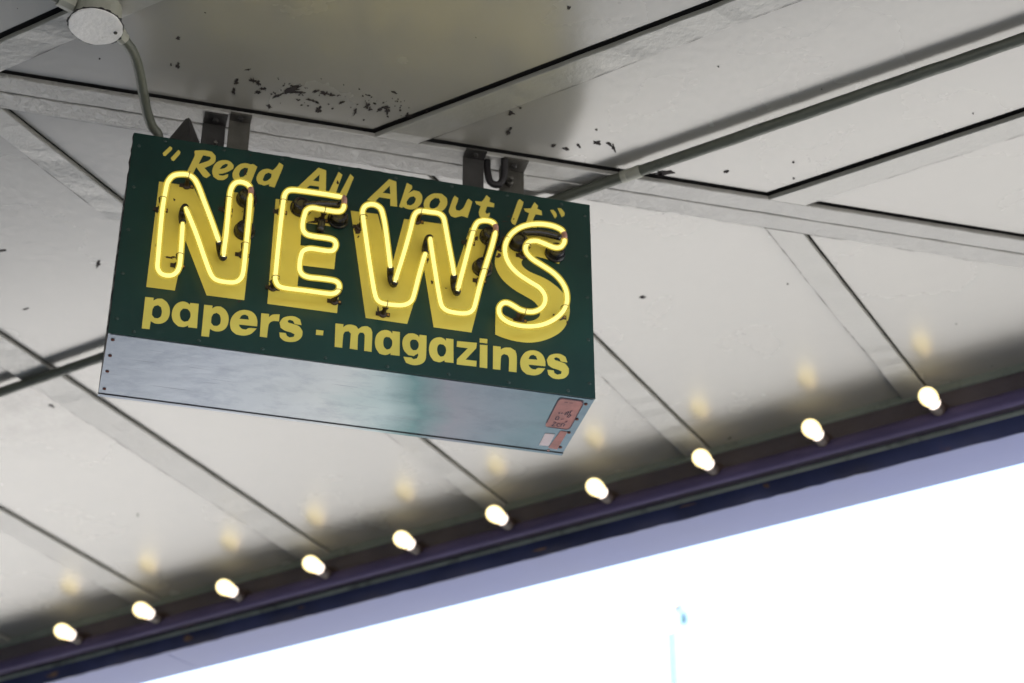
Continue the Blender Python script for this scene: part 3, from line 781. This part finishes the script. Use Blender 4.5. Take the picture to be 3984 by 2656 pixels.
# top line
letter([(665, 255), (685, 268), (680, 285), (628, 335), (612, 334), (605, 312)]); letter([(735, 285), (752, 300), (748, 320), (697, 378), (680, 372), (672, 352)])
letter([(868, 300), (876, 290), (950, 288), (1015, 300), (1045, 335), (1042, 380), (1010, 410), (952, 435), (1005, 495), (968, 520), (940, 504), (884, 428), (848, 500), (800, 480), (872, 330)], [[(941, 330), (1000, 342), (1006, 355), (985, 375), (903, 403)]])
letter([(1590, 1400), (1575, 1460), (1500, 1510), (1400, 1505), (1320, 1450), (1295, 1370), (1310, 1280), (1360, 1200), (1450, 1150), (1560, 1145), (1640, 1180), (1690, 1240), (1680, 1300), (1600, 1350), (1480, 1390), (1410, 1393), (1430, 1420), (1490, 1427), (1540, 1413)], [[(1432, 1308), (1480, 1245), (1540, 1210), (1580, 1215), (1575, 1250), (1520, 1290)]], c=DT)
letter([(1190, 520), (1186, 480), (1210, 435), (1250, 403), (1300, 395), (1335, 405), (1358, 402), (1392, 425), (1338, 560), (1285, 550), (1288, 532), (1250, 546), (1210, 542)], [[(1240, 485), (1255, 452), (1285, 433), (1315, 437), (1308, 470), (1280, 505), (1248, 513)]])
letter([(1575, 390), (1608, 412), (1600, 442), (1535, 598), (1488, 586), (1492, 570), (1450, 582), (1400, 567), (1384, 528), (1400, 480), (1435, 450), (1480, 442), (1518, 455), (1548, 430)], [[(1437, 535), (1455, 490), (1485, 474), (1510, 485), (1505, 515), (1475, 540), (1450, 546)]])
letter([(1900, 433), (1965, 455), (1962, 632), (1905, 624), (1905, 590), (1830, 580), (1790, 612), (1725, 596)], [[(1910, 490), (1905, 548), (1855, 540)]], corner=20)
letter([(2068, 467), (2100, 492), (2045, 645), (1988, 630)], corner=20); letter([(2165, 485), (2195, 514), (2130, 672), (2075, 655)], corner=20)
letter([(350, 207), (410, 228), (417, 437), (358, 430), (360, 372), (268, 358), (232, 395), (165, 382)], [[(355, 262), (360, 330), (297, 321)]], c=C2, corner=20)
letter([(498, 238), (540, 260), (540, 285), (508, 325), (555, 300), (600, 310), (625, 345), (620, 400), (585, 445), (535, 460), (490, 452), (468, 438), (455, 447), (432, 436), (455, 370)], [[(494, 398), (520, 360), (555, 350), (573, 370), (560, 405), (530, 426), (500, 420)]], c=C2)
letter([(638, 430), (645, 385), (680, 345), (730, 325), (790, 330), (830, 365), (834, 410), (812, 455), (770, 480), (710, 486), (660, 468)], [[(685, 430), (695, 392), (730, 363), (765, 368), (775, 395), (755, 432), (720, 452), (695, 450)]], c=C2)
letter([(895, 345), (926, 366), (920, 395), (903, 440), (908, 464), (935, 470), (968, 445), (1000, 380), (1012, 370), (1042, 395), (1030, 440), (1002, 530), (955, 515), (900, 527), (865, 515), (846, 480), (855, 440), (880, 370)], c=C2)
t_sh = [(1160, 340), (1190, 366), (1184, 396), (1225, 410), (1222, 442), (1165, 435), (1150, 480), (1160, 496), (1190, 486), (1182, 520), (1130, 533), (1102, 518), (1096, 480), (1112, 432), (1075, 415), (1064, 390), (1120, 395), (1142, 370)]
letter(t_sh, c=C2)
letter([(1435, 373), (1468, 398), (1460, 430), (1400, 590), (1375, 580), (1362, 555), (1375, 520), (1420, 392)], c=C2)
letter([(1560, 400), (1590, 430), (1582, 452), (1618, 470), (1622, 508), (1568, 500), (1545, 550), (1556, 568), (1590, 572), (1575, 612), (1510, 606), (1488, 572), (1515, 490), (1482, 475), (1470, 452), (1530, 450), (1545, 422)], c=C2)
letter([(1690, 465), (1715, 462), (1740, 490), (1745, 515), (1730, 535)], c=C2); letter([(1750, 448), (1780, 450), (1808, 485), (1808, 512), (1785, 525)], c=C2)
# bottom line
p_out = [(460, 225), (530, 232), (527, 256), (560, 240), (600, 240), (640, 270), (663, 320), (660, 380), (635, 425), (590, 447), (540, 445), (505, 426), (495, 494), (430, 487)]
p_hole = [(520, 330), (535, 302), (565, 293), (590, 310), (598, 345), (590, 385), (565, 403), (535, 400), (515, 375)]
letter(p_out, [p_hole], c=C3); letter(p_out, [p_hole], c=C3, shift=shift_of(C3, (460, 225), C3, (950, 290)))
a_out = [(905, 283), (890, 486), (815, 477), (818, 462), (780, 476), (735, 470), (695, 432), (680, 380), (690, 325), (720, 282), (765, 263), (805, 270), (830, 290), (835, 274)]
a_hole = [(775, 322), (810, 325), (832, 350), (835, 390), (815, 425), (785, 432), (760, 415), (748, 380), (752, 345)]
letter(a_out, [a_hole], c=C3)
e_out = [(1390, 470), (1392, 420), (1375, 375), (1340, 345), (1285, 333), (1230, 345), (1185, 385), (1165, 440), (1175, 500), (1215, 537), (1280, 547), (1340, 532), (1386, 488), (1322, 484), (1298, 497), (1265, 490), (1245, 472), (1240, 455)]
e_hole = [(1243, 407), (1262, 380), (1290, 372), (1315, 385), (1322, 414)]
letter(e_out, [e_hole], c=C3)
letter([(1425, 360), (1490, 367), (1488, 394), (1520, 372), (1578, 370), (1572, 428), (1522, 426), (1492, 445), (1482, 480), (1472, 563), (1412, 555)], c=C3)
s_out = [(1760, 460), (1748, 412), (1705, 388), (1655, 385), (1605, 400), (1577, 437), (1585, 480), (1620, 505), (1670, 520), (1702, 536), (1695, 556), (1660, 562), (1637, 548), (1630, 525), (1575, 520), (1580, 560), (1615, 590), (1670, 600), (1725, 590), (1762, 555), (1768, 510), (1740, 470), (1690, 450), (1650, 438), (1643, 424), (1662, 414), (1690, 425), (1702, 450)]
letter(s_out, c=C3)
letter([(1882, 498), (1943, 505), (1938, 545), (1878, 540)], c=C3, corner=5, name='painted_dot')
letter([(2042, 445), (2108, 452), (2106, 478), (2135, 458), (2175, 455), (2215, 468), (2232, 492), (2265, 472), (2305, 468), (2335, 485), (2348, 520), (2342, 682), (2280, 673), (2285, 545), (2272, 522), (2245, 522), (2230, 545), (2225, 665), (2160, 655), (2170, 530), (2150, 510), (2120, 515), (2107, 540), (2098, 648), (2035, 640)], c=C3)
a2 = [(440, 410), (437, 608), (362, 600), (362, 586), (320, 602), (270, 590), (240, 545), (232, 490), (245, 435), (280, 402), (325, 393), (360, 405), (377, 424), (378, 402)]
a2h = [(325, 450), (355, 455), (374, 480), (374, 520), (356, 550), (330, 556), (309, 535), (301, 500), (307, 465)]
letter(a2, [a2h], c=C4); letter(a2, [a2h], c=C4, shift=shift_of(C4, (440, 410), C4, (885, 470)))
letter([(662, 440), (657, 620), (640, 660), (600, 682), (545, 685), (490, 665), (468, 615), (535, 622), (552, 636), (580, 630), (592, 605), (590, 588), (555, 610), (510, 602), (472, 560), (460, 500), (475, 450), (510, 422), (555, 422), (590, 438), (600, 455), (603, 432)], [[(545, 472), (575, 475), (594, 500), (594, 535), (576, 560), (550, 562), (530, 540), (524, 510), (528, 485)]], c=C4)
letter([(915, 485), (1080, 500), (1075, 545), (985, 640), (1078, 650), (1075, 698), (912, 680), (915, 635), (1005, 545), (912, 533)], c=C4, corner=5)
letter([(1103, 462), (1168, 468), (1166, 505), (1103, 498)], c=C4, corner=5, name='painted_dot'); letter([(1105, 515), (1168, 520), (1166, 712), (1103, 703)], c=C4, corner=5)
letter([(1215, 525), (1278, 532), (1278, 556), (1310, 540), (1360, 540), (1400, 565), (1412, 610), (1410, 745), (1345, 737), (1348, 630), (1335, 602), (1305, 592), (1282, 612), (1275, 725), (1213, 718)], c=C4)
letter(e_out, [e_hole], c=C3, shift=shift_of(C3, (1165, 440), C4, (1440, 667))); letter(s_out, c=C3, shift=shift_of(C3, (1672, 385), C4, (1745, 591)))

# ---- neon tubes
OFF, TR = 0.037, 0.0064


def npath(c, pts, off=OFF):
    out = []
    for p_ in pts:
        o_f = off
        if len(p_) == 3: o_f = p_[2]
        u, v = at_sign(*px(c, p_[:2]), o_f); out.append(sgn(u, v, o_f))
    return out


def neon(c, lit, black=(), clear=(), bars=(), boots=(), posts=(), label=None):
    bmc, bmg = bmesh.new(), bmesh.new()
    for seg in lit:
        p_ = smooth_path(npath(c, seg), 4)
        k = len(p_)
        rr = [TR] * k; rr[0] = rr[-1] = TR * .7
        tube(bmg, p_, rr, 14)
        tube(bmc, p_, [TR * .62 * (0.7 if i in (0, k - 1) else 1) for i in range(k)], 10)
    root = from_bm('neon_tube', bmg, 'neon_glass', sign, smooth=True)
    if label: root['label'] = label
    from_bm('glowing_core', bmc, 'neon_core', root, smooth=True)
    for seg in black:
        bm = bmesh.new(); p_ = smooth_path(npath(c, seg), 4); tube(bm, p_, TR * 1.02, 12); from_bm('blackout_section', bm, 'black_block', root, smooth=True)
    for seg in clear:
        bm = bmesh.new(); p_ = smooth_path(npath(c, seg), 4); tube(bm, p_, TR * .9, 12); from_bm('clear_section', bm, 'clear_glass', root, smooth=True)
    for seg in bars:
        bm = bmesh.new(); p_ = smooth_path(npath(c, seg), 3); tube(bm, p_, TR * 1.15, 12); from_bm('electrode_sleeve', bm, 'black_rubber', root, smooth=True)
    for (x, y) in boots:
        u, v = at_sign(*px(c, (x, y)), 0.012)
        bm = bmesh.new(); lathe(bm, [(0.0004, 0), (.0004, .0205), (.005, .0205), (.007, .0185), (.017, .0168), (.020, .0150), (.021, .0108), (.018, .0095), (.018, 0)], 24, Vector((0, -1, 0)), sgn(u, v, 0))
        from_bm('rubber_boot', bm, 'black_rubber', root, smooth=False, bevel=0)
    for q in posts:
        x, y = q[:2]; horiz = len(q) > 2
        u, v = at_sign(*px(c, (x, y)), OFF)
        bm = bmesh.new(); base = sgn(u, v, 0.0007)
        lathe(bm, [(0, 0), (0, .0080), (.003, .0078), (.005, .0046), (.022, .0038), (.026, .0066), (.032, .0070), (.0345, .0045), (.0345, 0)], 12, Vector((0, -1, 0)), base)
        box(bm, (u - .0135, -.0022, SH - v - .0042), (u + .0135, -.0007, SH - v + .0042))
        from_bm('tube_support', bm, 'support_metal', root)
        bm = bmesh.new(); lathe(bm, [(.0022, 0), (.0022, .0027), (.0036, .0022), (.004, 0)], 10, Vector((0, -1, 0)), sgn(u + .0098, v, 0)); from_bm('screw', bm, 'brass', root)
        # tie wire twisted round the tube
        bm = bmesh.new()
        R_ = TR + .0008; cen = sgn(u, v, OFF)
        loop = []
        for i in range(15):
            t = 2 * math.pi * i / 14
            d_ = Vector((math.cos(t) * R_, math.sin(t) * R_, (i - 7) * .0002)) if not horiz else Vector(((i - 7) * .0002, math.sin(t) * R_, math.cos(t) * R_))
            loop.append(cen + d_)
        tube(bm, loop, .0008, 6); from_bm('tie_wire', bm, 'support_metal', root)
    return root


neon(C1, [[(772, 890), (762, 1050), (748, 1230), (728, 1290), (690, 1322), (640, 1328), (590, 1310), (563, 1265), (565, 1200), (600, 800), (632, 610), (650, 545), (695, 497), (760, 485), (825, 493), (872, 530), (908, 600), (945, 700), (1010, 870), (1074, 1050)],
          [(1112, 1172), (1118, 1100), (1135, 980), (1165, 650), (1182, 590), (1215, 555), (1262, 550), (1312, 570), (1336, 602)],
          [(1337, 652), (1322, 850), (1292, 1150), (1277, 1285), (1262, 1340), (1228, 1375), (1180, 1386), (1085, 1375), (1032, 1352), (1000, 1305), (960, 1200), (880, 970), (795, 762)]],
     black=[[(1074, 1050), (1080, 1105, .016), (1090, 1150, .010), (1103, 1180, .016), (1112, 1175)], [(793, 757), (778, 775, .018), (765, 830, .010), (768, 870, .018), (772, 888)]],
     clear=[[(1336, 602), (1340, 627), (1337, 652)]], bars=[[(1290, 940, .012), (1310, 800, .014), (1318, 690, .012)]], boots=[(1310, 672), (1290, 938)],
     posts=[(605, 690), (748, 1160), (1290, 1070), (1150, 690), (822, 492, 1)], label='lit yellow neon outline of the letter N')
neon(C1, [[(2100, 676), (1950, 650), (1715, 618), (1655, 620), (1622, 652), (1610, 710), (1588, 880), (1560, 1150), (1545, 1310), (1543, 1365), (1568, 1412), (1620, 1432), (1800, 1455), (1990, 1480), (2042, 1473), (2072, 1438), (2068, 1395), (2030, 1370), (1910, 1352), (1820, 1342), (1768, 1320), (1745, 1280), (1745, 1220), (1755, 1165), (1775, 1122), (1825, 1105), (1880, 1110), (1975, 1124), (2025, 1118), (2046, 1078), (2035, 1040), (1990, 1020), (1865, 1002), (1802, 985), (1772, 948), (1770, 890), (1785, 825), (1802, 784), (1845, 765), (1905, 774), (2040, 795), (2088, 792), (2110, 765), (2114, 738)]],
     clear=[[(2114, 738), (2116, 705), (2112, 684), (2100, 676)]], bars=[[(1775, 745, .014), (1900, 735, .018), (2080, 740, .022)], [(1930, 870, .010), (1915, 960, .010)]], boots=[(1760, 745), (2070, 842)],
     posts=[(1607, 712), (1545, 1345), (2062, 1460), (1952, 782, 1)], label='lit yellow neon outline of the letter E')
neon(C2, [[(362, 945), (350, 850), (320, 610), (300, 505), (280, 450), (238, 420), (190, 415), (150, 432), (130, 472), (134, 520), (152, 650), (185, 880), (210, 1040), (230, 1150), (254, 1212), (302, 1240), (430, 1255), (498, 1245), (540, 1212), (562, 1150), (600, 1000), (640, 860), (654, 820)],
          [(692, 692), (702, 770), (730, 950), (768, 1180), (790, 1262), (838, 1302), (940, 1322), (1010, 1318), (1050, 1288), (1070, 1230), (1100, 1110), (1150, 940), (1205, 765), (1237, 640)],
          [(1232, 590), (1215, 568), (1180, 553), (1130, 550), (1088, 565), (1062, 605), (1045, 660), (1010, 790), (960, 980), (920, 1135)],
          [(892, 1008), (878, 920), (840, 720), (815, 580), (800, 522), (762, 490), (700, 480), (612, 470), (572, 488), (550, 535), (530, 620), (480, 800), (430, 960), (398, 1062)]],
     black=[[(398, 1062), (388, 1082, .014), (368, 1050, .010), (360, 985, .018), (362, 948)], [(920, 1135), (912, 1152, .014), (893, 1110, .010), (885, 1050, .018), (890, 1012)], [(690, 692), (672, 700, .018), (655, 760, .010), (648, 800, .018), (654, 820)]],
     clear=[[(1232, 590), (1238, 612), (1237, 640)]], bars=[[(1200, 680, .012), (1175, 800, .014), (1140, 920, .012)]], boots=[(1195, 667), (1135, 925)],
     posts=[(137, 520), (615, 470, 1), (330, 1246, 1), (1045, 652), (1140, 970)], label='lit yellow neon outline of the letter W')
neon(C2, [[(1803, 652), (1780, 625), (1720, 597), (1640, 581), (1550, 580), (1460, 600), (1388, 642), (1338, 702), (1315, 772), (1322, 850), (1362, 930), (1430, 998), (1520, 1058), (1600, 1108), (1640, 1160), (1650, 1212), (1630, 1262), (1590, 1296), (1530, 1310), (1450, 1296), (1390, 1262), (1340, 1236), (1300, 1236), (1270, 1265), (1265, 1312), (1290, 1360), (1350, 1400), (1440, 1425), (1540, 1430), (1640, 1412), (1730, 1368), (1800, 1300), (1830, 1222), (1822, 1130), (1780, 1050), (1710, 980), (1620, 920), (1540, 868), (1492, 812), (1488, 762), (1520, 725), (1580, 720), (1650, 745), (1728, 775), (1778, 770), (1806, 735), (1810, 705)]],
     clear=[[(1810, 705), (1810, 675), (1803, 652)]], bars=[[(1440, 650, .016), (1600, 650, .020), (1780, 690, .022)]], boots=[(1430, 715), (1740, 803)],
     posts=[(1320, 700), (1500, 760), (1480, 1300, 1), (1812, 1270)], label='lit yellow neon outline of the letter S')

# ---- screws round the panels
bm = bmesh.new(); lathe(bm, [(0.0001, .0034), (.0009, .0032), (.0016, .002), (.0017, 0)], 10, Vector((0, -1, 0))); scr = from_bm('screw', bm, 'screw_green', front)
scr.location = sgn(.012, .03)
sp = [(.012, .030 + .0985 * i) for i in range(1, 5)] + [(SW - .011, .030 + .0985 * i) for i in range(5)]
sp += [(.06 + .1135 * i, .0085 + random.uniform(-.001, .001)) for i in range(8)] + [(.045 + .1165 * i, SH - .0095 + random.uniform(-.001, .001)) for i in range(8)]
for u, v in sp:
    c = scr.copy(); COL.objects.link(c); c.location = sgn(u, v)
bm = bmesh.new(); lathe(bm, [(-.0001, .0036), (-.0012, .0034), (-.002, 0)], 10, Vector((0, 0, 1))); scb = from_bm('screw', bm, 'screw_rust', bottom); scb.location = (.010, .022, 0)
for u, y in [(.010, .078), (.010, .135), (.010, .2), (SW - .012, .024), (SW - .012, .083), (SW - .012, .137), (SW - .012, .198)]:
    c = scb.copy(); COL.objects.link(c); c.location = (u, y, 0)

# ---- rusty chips in the paint of the face
bm = bmesh.new()
for c, x, y, rx, ry in [(C1, 545, 1080, 6, 14), (C1, 1178, 835, 5, 16), (C1, 1268, 800, 6, 4), (C1, 1850, 885, 40, 9), (C1, 1900, 870, 20, 14), (C1, 2060, 555, 8, 18), (C1, 650, 1180, 40, 6), (C1, 690, 1180, 22, 8), (C1, 700, 700, 8, 10), (C1, 1240, 1548, 16, 8), (C1, 1335, 330, 6, 8), (C1, 2140, 770, 10, 20),
                        (C2, 90, 640, 26, 22), (C2, 95, 685, 12, 8), (C2, 708, 1065, 13, 17), (C2, 672, 880, 8, 26), (C2, 990, 760, 8, 40), (C2, 1075, 705, 14, 20), (C2, 1080, 1080, 8, 24), (C2, 820, 1115, 10, 4), (C2, 608, 438, 24, 8), (C2, 1310, 560, 30, 5), (C2, 1345, 520, 12, 5), (C2, 1265, 845, 24, 18), (C2, 1300, 770, 12, 10), (C2, 1445, 840, 28, 24), (C2, 1385, 540, 6, 6), (C2, 260, 1300, 10, 30), (C2, 1830, 1400, 6, 20), (C1, 1290, 480, 14, 24), (C1, 560, 790, 18, 24), (C1, 1520, 1390, 24, 28), (C2, 1440, 1340, 34, 24)]:
    q = [at_sign(*px(c, p_)) for p_ in blob(x, y, rx, ry, random.uniform(-.4, .4), 10, .5)]
    bm.faces.new([bm.verts.new(sgn(u, v, .0011)) for u, v in q])
pc = from_bm('chipped_paint', bm, 'chip_rust', front); pc['kind'] = 'stuff'

# ---- stickers on the underside (sign coordinates, u along and y away from the face)


def flat(name, poly, z, mat, parent=bottom):
    bm = bmesh.new(); vv = [bm.verts.new((p_[0], p_[1], z)) for p_ in poly]; bm.faces.new(vv)
    bmesh.ops.recalc_face_normals(bm, faces=bm.faces)
    for f in bm.faces:
        f.normal_update()
        if f.normal.z > 0: f.normal_flip()
    me = bpy.data.meshes.new(name); bm.to_mesh(me); bm.free(); return link(name, me, mat, parent)


KS = 300 / 1680.0
CS = (2050, 1500, KS)
ZB = SO.z - SH


def under(x, y):
    P = at_z(*px(CS, (x, y)), ZB) - (SO - up * SH); return (P.dot(a), P.dot(dd))


def rr_(p0, p1, p2, p3, r=.12):
    P = [Vector(p) for p in (p0, p1, p2, p3)]; out = []
    for i in range(4):
        A_, B_, C_ = P[i - 1], P[i], P[(i + 1) % 4]
        out += [B_.lerp(A_, r), B_.lerp(A_, r * .3).lerp(C_, r * .3), B_.lerp(C_, r)]
    return [(v.x, v.y) for v in out]


qs = [under(700, 255), under(1270, 335), under(930, 965), under(375, 890)]
st_ = flat('pink_sticker', rr_(*qs), -.0004, 'sticker_pink')
o4 = [Vector(q) for q in rr_(*qs)]; ce = sum(o4, Vector((0, 0))) / len(o4)
bm = bmesh.new(); A_ = [bm.verts.new((v.x, v.y, -.0008)) for v in o4]; B_ = [bm.verts.new((ce.x + (v.x - ce.x) * .93, ce.y + (v.y - ce.y) * .95, -.0008)) for v in o4]
for i in range(len(o4)):
    if i in (9, 10): continue
    bm.faces.new((A_[i], A_[(i + 1) % len(o4)], B_[(i + 1) % len(o4)], B_[i]))
from_bm('sticker_border', bm, 'sticker_ink', st_)
bm = bmesh.new()


def ink(pts, w=22):
    """thin inked stroke between two points in the close-up of the sticker"""
    for p0, p1 in zip(pts, pts[1:]):
        A0, B0 = Vector(under(*p0)), Vector(under(*p1)); d_ = (B0 - A0).normalized(); s_ = Vector((-d_.y, d_.x)) * (w * .5 * KS / 2100)
        A0 = A0 - d_ * .0003; B0 = B0 + d_ * .0003
        bm.faces.new([bm.verts.new((v.x, v.y, -.0009 - random.random() * .0003)) for v in (A0 - s_, B0 - s_, B0 + s_, A0 + s_)])


for st in ([(540, 865), (640, 790), (575, 782)], [(540, 865), (600, 872)], [(720, 820), (680, 815), (650, 845), (665, 875), (710, 880)], [(735, 880), (760, 820), (800, 815), (825, 835), (790, 880)], [(620, 715), (640, 670), (690, 660), (700, 690), (675, 730), (630, 735), (620, 715)],
           [(745, 725), (800, 715)], [(690, 605), (720, 585), (690, 578)], [(745, 605), (775, 578)], [(820, 630), (870, 570)], [(870, 625), (915, 555), (880, 560)], [(930, 600), (965, 540), (1000, 535)], [(870, 680), (935, 610), (960, 640), (900, 690)], [(820, 790), (880, 765), (850, 790)], [(820, 350), (890, 355)], [(930, 365), (990, 370)]):
    ink(st)
bmesh.ops.recalc_face_normals(bm, faces=bm.faces)
from_bm('sticker_print', bm, 'sticker_ink', st_)
flat('white_sticker', rr_(under(395, 1035), under(615, 1055), under(475, 1315), under(262, 1292), .08), -.0004, 'sticker_white')
flat('pink_sticker', [under(730, 985), under(885, 1000), under(660, 1385), under(465, 1350)], -.0005, 'sticker_pink')
flat('pink_sticker', [under(450, 1390), under(500, 1395), under(480, 1440), under(430, 1425)], -.0005, 'sticker_pink')


# ---- hangers between the sign and the mitre boards of the ceiling
GAP = H - SO.z


def u_at(xpx, ypx, y):
    """u of a photo pixel on the plane y metres behind the face"""
    return at_sign(xpx, ypx, -y)[0]


def hanger(u0, u1, yv, zf, mat='bracket_steel'):
    """angle strap: flange under the boards towards the viewer, leg down to the sign's top"""
    br = bpy.data.objects.new('hanging_bracket', None); COL.objects.link(br); br.parent = sign; br.location = (0, 0, SH)
    bm = bmesh.new(); box(bm, (u0, yv, -.0004), (u1, yv + .004, GAP - .0012)); from_bm('strap', bm, mat, br, bevel=.0006)
    bm = bmesh.new(); box(bm, (u0, yv - zf, GAP - .0050), (u1, yv - .0003, GAP - .0012)); from_bm('flange', bm, mat, br, bevel=.0006)
    bm = bmesh.new(); lathe(bm, [(GAP - .0050, .0065), (GAP - .009, .0065), (GAP - .0105, .004), (GAP - .0105, 0)], 6, None, Vector(((u0 + u1) / 2, yv - zf * .5, 0))); from_bm('bolt', bm, 'bracket_dark', br)
    return br


ua, ub = u_at(884, 545, .06), u_at(967, 560, .06)
hanger(ua, ub, .058, .024)
h2 = hanger(u_at(785, 520, .075), ua - .004, .080, .034, 'bracket_dark')
bm = bmesh.new(); lathe(bm, [(.02, .0085), (.03, .0085), (.034, .0045), (.05, .0045), (.052, 0)], 6, Vector((0, -1, 0)), Vector((ua - .022, .085 + .03, .06))); from_bm('bolt', bm, 'bracket_steel', h2)
# tapered cable entry fitting beside the curved pipe
ce_ = u_at(725, 520, .05)
bm = bmesh.new()
base = [bm.verts.new(v) for v in ((ce_ - .058, .070, .0), (ce_ + .010, .022, .0), (ce_ + .052, .070, .0), (ce_ + .0, .110, .0))]
apx = [bm.verts.new(v) for v in ((ce_ - .004, .064, .104), (ce_ + .002, .059, .104), (ce_ + .006, .064, .104), (ce_ + .002, .070, .104))]
bm.faces.new(base); bm.faces.new(apx)
for i in range(4): bm.faces.new((base[i], base[(i + 1) % 4], apx[(i + 1) % 4], apx[i]))
from_bm('cable_entry', bm, 'bracket_dark', sign, M=Matrix.Translation((0, 0, SH)))
u0, u1 = u_at(1803, 700, .05), u_at(1884, 715, .05)
hanger(u0, u1, .055, .030, 'bracket_dark')
h3 = hanger(u_at(1950, 730, .06), u_at(2046, 745, .06), .075, .04)
bm = bmesh.new(); lathe(bm, [(0, .008), (.010, .008), (.013, .005), (.024, .005), (.025, 0)], 6, Vector((0, -1, 0)), Vector((u_at(1992, 740, .05), .075, .078))); from_bm('bolt', bm, 'bracket_steel', h3)
uh = u_at(1900, 700, .05); uk = u_at(1958, 640, .05)
bm = bmesh.new()
hk = smooth_path([Vector((uh, .06, .12)), Vector((uh, .058, .09)), Vector((uh + .006, .055, .06)), Vector((uh + .022, .052, .055)), Vector((uh + .032, .048, .075)), Vector((uk, .040, .114))], 4)
tube(bm, hk, .0075, 10); from_bm('hook', bm, 'black_block', sign, M=Matrix.Translation((0, 0, SH)), smooth=True)

# ------------------------------------------------------------------ street lamp out in the glare
LP = CAMP + ray(2608, 2470) * 16.0
lamp = empty('street_lamp', (LP.x, LP.y, 0)); tag(lamp, 'slim pale teal street lamp far off in the white sky', 'street lamp')
hd = (CAMP + ray(2632, 2358) * 16.0) - Vector((LP.x, LP.y, 0))
bm = bmesh.new(); lathe(bm, [(0, .07), (0.5, .06), (.52, .034), (LP.z + .02, .028), (LP.z + .02, 0)], 10); from_bm('pole', bm, 'lamp_teal', lamp, smooth=False)
bm = bmesh.new(); tube(bm, smooth_path([Vector((0, 0, LP.z + .0)), Vector((.005, 0, LP.z + .16)), Vector((.03, 0, hd.z + .01)), Vector((hd.x, hd.y, hd.z + .03))], 4), .012, 8); from_bm('arm', bm, 'sticker_white', lamp, smooth=True)
hb = (CAMP + ray(2658, 2408) * 16.0) - Vector((LP.x, LP.y, 0))
bm = bmesh.new(); lathe(bm, [(.03, .012), (.02, .03), (-.02, .038), (-.03, .03), (-.03, 0)], 12, None, hd); from_bm('lamp_head', bm, 'lamp_cream', lamp, smooth=True)
bm = bmesh.new(); lathe(bm, [(.07, .012), (.0, .042), (-.05, .02), (-.06, 0)], 12, None, hb); from_bm('glass_shade', bm, 'lamp_glass', lamp, smooth=True)
